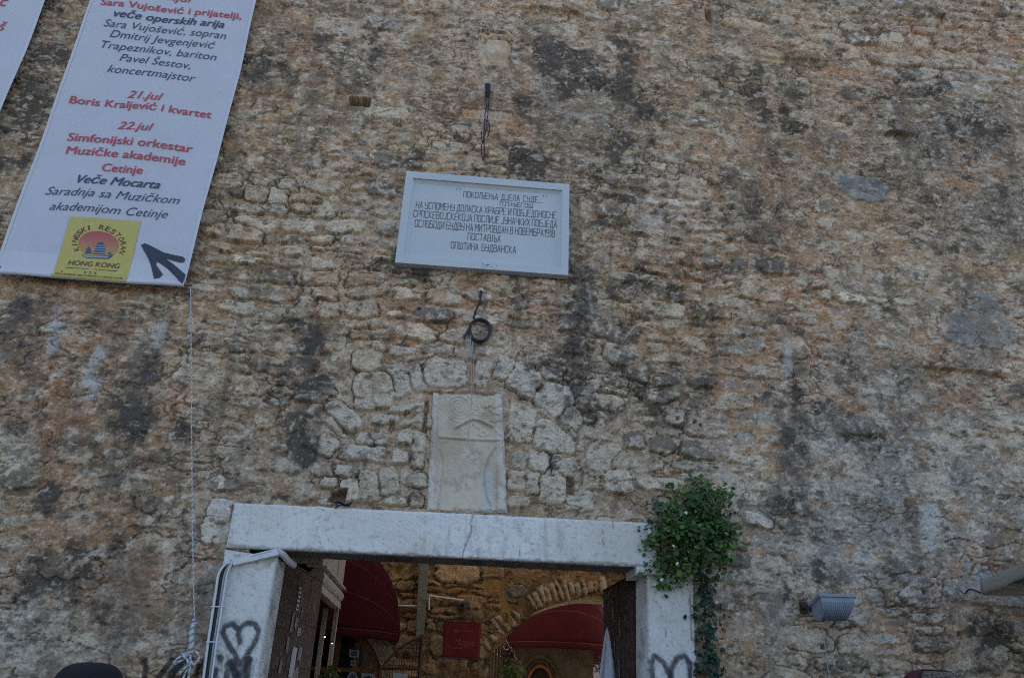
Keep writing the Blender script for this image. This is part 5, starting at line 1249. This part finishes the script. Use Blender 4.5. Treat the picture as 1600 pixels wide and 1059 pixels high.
lampm = bpy.data.materials.new('spot_bulb'); lampm.use_nodes = True; e_ = lampm.node_tree.nodes['Principled BSDF']; e_.inputs['Emission Color'].default_value = (1, .85, .6, 1); e_.inputs['Emission Strength'].default_value = 1.2
for (x, y) in ((507.5,994.5),(519,1004.5)):
    c = at3(x, y, 3.72); sp_ = empty('ceiling_spot', c); tag(sp_, 'small lit spot %s in the dark kiosk' % ('farther from the white frame' if x < 512 else 'nearer the white frame'), 'spotlight', 'lit spots in the kiosk')
    MB().ball(c, .011, .011, .006, 10, 6).build('bulb', lampm, sp_)
    MB().tube([c+Vector((0,0,.004)), c+Vector((0,0,.03))], .014, 8).build('housing', M['iron'], sp_)
    MB().tube([c+Vector((0,0,.03)), Vector((c.x, c.y, 2.70))], .004, 5).build('stem', M['iron'], sp_)

# iron gates in the courtyard
M['gate'] = mat('rusty_brown_gate', (.065, .032, .026), .6, .25, 20, .2, 60)
ga = empty('iron_gate', at3(640, 1065, 4.6)); tag(ga, 'brown iron gate leaf with a curved top rail and mesh below the downpipe', 'gate')
GY = 4.6
mb = MB(); mb.tube(smoothpts([at3(592,1050,GY), at3(604,1033,GY), at3(622,1014,GY), at3(642,1001,GY), at3(660,994,GY)], 6), .020, 6); mb.tube([at3(660,991,GY), Vector((at(655,1080,GY)[0], GY, .05))], .026, 6); mb.tube([at3(594,1042,GY), at3(656,1044,GY)], .018, 6); mb.tube([at3(594,1042,GY), Vector((at(592,1080,GY)[0], GY, .05))], .022, 6)
mb.build('frame', M['gate'], ga)
mb = MB(); x0_, x1_ = at(596,1040,GY)[0], at(656,1040,GY)[0]; zt0, zt1 = at(594,1048,GY)[1], at(658,996,GY)[1]
for k in range(15):
    t = k/14; x = x0_+(x1_-x0_)*t; zt_ = zt0+(zt1-zt0)*(1-(1-t)**1.7); mb.tube([(x, GY, .1), (x+.01, GY, zt_)], .0045, 4)
for k in range(1, 16, 2):
    z = zt0+(zt1-zt0)*k/16; t = 1-(1-k/16)**(1/1.7); mb.tube([(x0_+(x1_-x0_)*t, GY, z), (x1_, GY, z)], .0045, 4)
mb.build('mesh', M['gate'], ga)
sgn = slab_px(MB(), [(614,1050),(637,1052),(637,1072),(614,1070)], GY-.04, .01); sgn.build('pale_plate', M['p_pale'], ga)
gb = empty('iron_gate', at3(785, 1065, 6.1)); tag(gb, 'dark iron gate leaf folded back against the left side of the stone arch', 'gate'); GY2 = 6.3
mb = MB()
for px in (768.5, 774, 779, 784): mb.tube([Vector((at(px,1080,GY2)[0], GY2, .05)), at3(px+1,1018-(px-768)*.9,GY2)], .020, 6)
for (a_, b_) in (((783,1004),(803,1045)), ((790,1000),(806,1030)), ((772,1018),(790,1035)), ((780,1020),(800,1012)), ((785,1030),(800,1018)), ((786,1015),(797,1040)), ((802,1015),(803,1075))): mb.tube([at3(*a_, GY2+.1), at3(*b_, GY2+.1)], .014, 5)
mb.build('bars', M['gate'], gb)
mb = MB(); mb.quad(at3(784,1006,GY2+.14), at3(802,1020,GY2+.14), Vector((at(802,1090,GY2+.14)[0], GY2+.14, .3)), Vector((at(784,1090,GY2+.14)[0], GY2+.14, .3))); mb.build('backing_sheet', M['darkwall'], gb)

# alley beyond the arch
al = empty('alley_house', (2.6, 9.2, 0)); tag(al, 'shaded stone house with a wooden arched doorway beyond the arch', 'house')
M['alley'] = mat('shade_toned_alley_stone', (.085, .068, .05), .95, .35, 5, .7, 20, dirt=(.10,.085,.06), dirt_amt=.6, dscale=4)  # stone colour darkened to hold the shade of the canopies
AX0, AX1 = at(815,1040,9)[0], at(872,1040,9)[0]
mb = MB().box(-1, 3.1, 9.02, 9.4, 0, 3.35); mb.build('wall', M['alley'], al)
mb = MB(); n = 20
pc = (AX0+AX1)/2; pr = (AX1-AX0)/2
def arc(r, i, Y): t = math.pi*i/n; return Vector((pc+r*math.cos(t), Y, 1.75+r*1.45*math.sin(t)))
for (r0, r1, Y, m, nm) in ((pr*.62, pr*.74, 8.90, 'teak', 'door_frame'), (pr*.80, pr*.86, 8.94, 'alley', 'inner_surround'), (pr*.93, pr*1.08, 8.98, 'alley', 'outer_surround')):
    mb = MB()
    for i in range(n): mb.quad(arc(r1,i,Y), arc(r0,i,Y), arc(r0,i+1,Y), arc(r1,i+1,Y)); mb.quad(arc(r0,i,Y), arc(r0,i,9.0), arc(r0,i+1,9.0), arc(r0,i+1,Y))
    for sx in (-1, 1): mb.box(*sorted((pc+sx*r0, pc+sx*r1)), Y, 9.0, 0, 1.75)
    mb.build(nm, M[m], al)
mb = MB().poly([arc(pr*.62, i, 9.0) for i in range(n+1)]+[Vector((pc-pr*.62, 9.0, 0)), Vector((pc+pr*.62, 9.0, 0))]); mb.build('dark_opening_panel', M['darkwall'], al)  # flat near-black panel imitates an unlit opening; the wall behind is solid
ph = empty('pale_house', (4.5, 13, 0)); tag(ph, 'pale rendered house at the far end of the alley', 'house')
M['pale'] = mat('pale_render', (.52, .48, .44), .9, .06, 3, .1, 20)
MB().box(2.5, 8, 13.0, 13.5, 0, 7.5).build('wall', M['pale'], ph)
mb = MB().box(*sorted((at(937,1040,13)[0]-1.05, at(937,1040,13)[0]-.55)), 12.9, 13.05, 0, 2.05); mb.build('dark_doorway_block', M['darkwall'], ph)  # near-black block imitates an unlit doorway on a solid wall
for (a_, b_, ro) in ((901,905,0), (922,926,3)): slab_px(MB(), [(a_,1034),(b_,1034),(b_+ro,1075),(a_+ro,1075)], 10.5, .06).build('white_post', M['frame_w'], ph)
fx = MB()
for a_ in range(6):
    t = rad(15+a_*26); c = at3(874, 1029, 11.2); fx.tube([c, c+Vector((math.cos(t)*.55, 0, math.sin(t)*.30))], .012, 5)
fx.build('fan_bars', M['frame_w'], ph)

def bush(px, py, Y, r, label, pal, n=240):
    c = at3(px, py, Y); root = empty('potted_plant', (c.x, Y, 0)); tag(root, label, 'potted plant', 'potted plants in the courtyard')
    rnd = random.Random(int(px)); sp = []
    for _ in range(n):
        d = Vector((rnd.gauss(0,1), rnd.gauss(0,1), rnd.gauss(0,1))).normalized()*r*rnd.random()**.4; sp.append((c+d, rnd.uniform(.03,.07), d.normalized()+Vector((0,0,.4))))
    leaf_cloud('foliage', sp, root, rnd, pal)
    MB().tube([(c.x, Y, .45), (c.x, Y, c.z-r*.4)], .015, 6).build('stem', M['stem'], root)
    MB().tube([(c.x, Y, 0), (c.x, Y, .05), (c.x, Y, .40), (c.x, Y, .46), (c.x, Y, .47)], [.15,.16,.21,.23,.20], 14).build('pot', M['trim'], root, smooth=True)
bush(799, 1052, 4.9, .21, 'pale green bushy plant in front of the stone arch', [(.10,.13,.03), (.07,.10,.025), (.13,.15,.04)])
bush(516, 1060, 3.7, .14, 'bright green plant at the foot of the kiosk frame', [(.09,.15,.02), (.07,.12,.02)], 160)
bush(941, 1040, 10.0, .20, 'dark green shrub beside the white post in the alley', [(.04,.055,.02), (.03,.045,.015)], 160)

# ------------------------------------------------------------------ two people whose heads just reach into the frame
M['skin'] = mat('skin', (.45, .27, .19), .5, .05, 10)
M['black_cloth'] = mat('black_cloth', (.006, .006, .010), .9, .3, 40, .3, 150)
M['blue_shirt'] = mat('dark_shirt', (.03, .035, .06), .85, .1, 20, .2, 120)
M['jeans'] = mat('trousers', (.05, .06, .09), .85, .1, 20, .2, 120)
M['maroon'] = mat('maroon_weave', (.055, .012, .018), .8, .2, 60, .3, 200)
M['straw'] = mat('pale_woven_straw', (.20, .17, .15), .8, .4, 160, .6, 300)
def skinned(name, verts, edges, radii, m, root=0, sub=2):
    me = bpy.data.meshes.new(name); me.from_pydata([tuple(v) for v in verts], edges, []); o = bpy.data.objects.new(name, me); C.objects.link(o)
    sk = o.modifiers.new('skin', 'SKIN'); sk.use_smooth_shade = True
    for i, r in enumerate(radii): me.skin_vertices[0].data[i].radius = (r, r) if not isinstance(r, tuple) else r
    me.skin_vertices[0].data[root].use_root = True
    sd_ = o.modifiers.new('sub', 'SUBSURF'); sd_.levels = sub; sd_.render_levels = sub
    bpy.context.view_layer.update()
    m2 = bpy.data.meshes.new_from_object(o.evaluated_get(bpy.context.evaluated_depsgraph_get())); bpy.data.objects.remove(o); bpy.data.meshes.remove(me)
    m2.name = name; m2.materials.clear(); m2.materials.append(m)
    o = bpy.data.objects.new(name, m2); C.objects.link(o); return o
def person(base, height, facing, label, cap):
    s = height/1.75; Mx = Matrix.Translation(base) @ Matrix.Rotation(facing, 4, 'Z') @ Matrix.Scale(s, 4)
    Vb = [(0,0,.95),(0,.01,1.12),(0,0,1.30),(0,0,1.43),(0,.01,1.52),(0,-.01,1.58),(0,-.012,1.66),(0,-.005,1.71)]; E_ = [(i, i+1) for i in range(7)]; Rb = [(.15,.11),(.13,.10),(.155,.11),(.10,.08),.055,.072,.082,.055]
    for sx in (-1, 1):
        b = len(Vb); Vb += [(sx*.17,0,1.40),(sx*.23,.01,1.13),(sx*.25,-.06,.88),(sx*.25,-.08,.80)]; E_ += [(3,b),(b,b+1),(b+1,b+2),(b+2,b+3)]; Rb += [.058,.044,.032,.036]
        for k, (dx, dl) in enumerate(((-.027,.07),(-.009,.082),(.009,.078),(.026,.06))): c = len(Vb); Vb += [(sx*.25+dx*.3,-.09+dx,.755),(sx*.25+dx*.3,-.085+dx,.755-dl)]; E_ += [(b+3,c),(c,c+1)]; Rb += [.010,.008]
        c = len(Vb); Vb += [(sx*.235,-.125,.775),(sx*.23,-.13,.735)]; E_ += [(b+3,c),(c,c+1)]; Rb += [.011,.009]
        b = len(Vb); Vb += [(sx*.10,0,.90),(sx*.11,-.01,.50),(sx*.115,.02,.09),(sx*.12,-.12,.04)]; E_ += [(0,b),(b,b+1),(b+1,b+2),(b+2,b+3)]; Rb += [.092,.062,.046,.038]
    body = skinned('person', [Mx @ Vector(v) for v in Vb], E_, [(r[0]*s, r[1]*s) if isinstance(r, tuple) else r*s for r in Rb], M['skin'])
    tag(body, label, 'person')
    def part(mb, nm, m): mb.v = [tuple(Mx @ Vector(v)) for v in mb.v]; return mb.build(nm, m, body, smooth=True)
    sh = MB()
    def torso(u, v):
        a_ = 2*math.pi*u; w_ = [.165,.150,.175,.165,.075]; d_ = [.125,.118,.128,.110,.070]; zz = [.88,1.08,1.28,1.42,1.475]; i = min(int(v*4), 3); t = v*4-i
        return ((w_[i]*(1-t)+w_[i+1]*t)*math.cos(a_), (d_[i]*(1-t)+d_[i+1]*t)*math.sin(a_), zz[i]*(1-t)+zz[i+1]*t)
    sh.grid(torso, 24, 12)
    for sx in (-1, 1): sh.tube([(sx*.13,0,1.41),(sx*.19,0,1.36),(sx*.215,.006,1.20)], [.070,.072,.064], 12)
    part(sh, 'shirt', M['blue_shirt'])
    tr_ = MB().ball((0,0,.92), .172, .128, .12, 16, 8)
    for sx in (-1, 1): tr_.tube([(sx*.088,0,.93),(sx*.11,-.01,.50),(sx*.115,.018,.10)], [.104,.076,.062], 14)
    part(tr_, 'trousers', M['jeans'])
    sh_ = MB()
    for sx in (-1, 1): sh_.ball((sx*.118,-.055,.042), .05, .135, .045, 12, 8)
    part(sh_, 'shoes', M['black_cloth'])
    fc = MB(); fc.ball((0,-.098,1.628), .013, .018, .018, 8, 6)
    for sx in (-1, 1): fc.ball((sx*.084,.0,1.63), .012, .022, .032, 8, 6)
    part(fc, 'face', M['skin'])
    ey = MB()
    for sx in (-1, 1): ey.ball((sx*.032,-.085,1.655), .012, .008, .007, 8, 6)
    ey.ball((0,-.082,1.59), .024, .008, .005, 8, 6); part(ey, 'eyes_and_mouth', M['p_brown'])
    cap(part)
    return body
def cap_black(part):
    def crown(u, v):
        a_ = 2*math.pi*u; t = v*math.pi/2; lump = 1+.05*math.sin(3*a_+1)+.03*math.sin(7*a_)
        r = math.cos(t)**.62
        return (.108*r*math.cos(a_)*lump, (.122*r*math.sin(a_))*lump+.005, 1.665+.088*math.sin(t)**.9+.006*math.sin(2*a_+.6)*r)
    mb = MB().grid(crown, 36, 14)
    mb.grid(lambda u, v: ((.10-.012*v)*math.cos(math.pi+math.pi*u), -.02+(.115+.085*v)*math.sin(math.pi+math.pi*u), 1.668-.02*v-.012*v*math.cos(2*math.pi*u)), 20, 5)
    part(mb, 'cap', M['black_cloth'])
def cap_maroon(part):
    def crown(u, v):
        a_ = 2*math.pi*u; t = v*math.pi/2; r = math.cos(t)**.7
        return (.098*r*math.cos(a_), .112*r*math.sin(a_)+.005, 1.668+.082*math.sin(t)**.9)
    part(MB().grid(crown, 36, 14), 'cap', M['maroon'])
    pm = MB()
    def patch(u, v):
        a_ = rad(200+110*u); t = (.12+.56*v)*math.pi/2; r = math.cos(t)**.7; return (.1005*r*math.cos(a_), .1145*r*math.sin(a_)+.005, 1.668+.0835*math.sin(t)**.9)
    for k in range(12):
        pm.tube([patch(k/11, j/10) for j in range(11)], .0016, 4); pm.tube([patch(j/10, k/11) for j in range(11)], .0016, 4)
    part(pm, 'woven_patch', M['straw'])
    bb = MB().tube([patch(0, j/10) for j in range(11)]+[patch(j/10, 1) for j in range(11)]+[patch(1, 1-j/10) for j in range(11)], .005, 6); part(bb, 'cap_edging', M['black_cloth'])
    part(MB().grid(lambda u, v: ((.09-.01*v)*math.cos(math.pi*u), .02+(.105+.08*v)*math.sin(math.pi*u), 1.672-.012*v), 20, 4), 'cap_peak', M['maroon'])
t1 = at3(146, 1035, -3.3)
person(Vector((t1.x, -3.3, 0)), t1.z*1.75/1.752, rad(-60), 'person in a black cap seen at the bottom left edge', cap_black)
t2 = at3(1452, 1045, -3.4)
person(Vector((t2.x, -3.4, 0)), t2.z*1.75/1.75, rad(15), 'person in a maroon cap with a woven patch at the bottom right edge', cap_maroon)

# ------------------------------------------------------------------ ground
gm = mat('street_paving', (.16, .15, .135), .8, .25, 3, .3, 30)
g = MB().quad((-600,-600,0), (600,-600,0), (600,600,0), (-600,600,0)).build('ground', gm); tag(g, kind='structure')
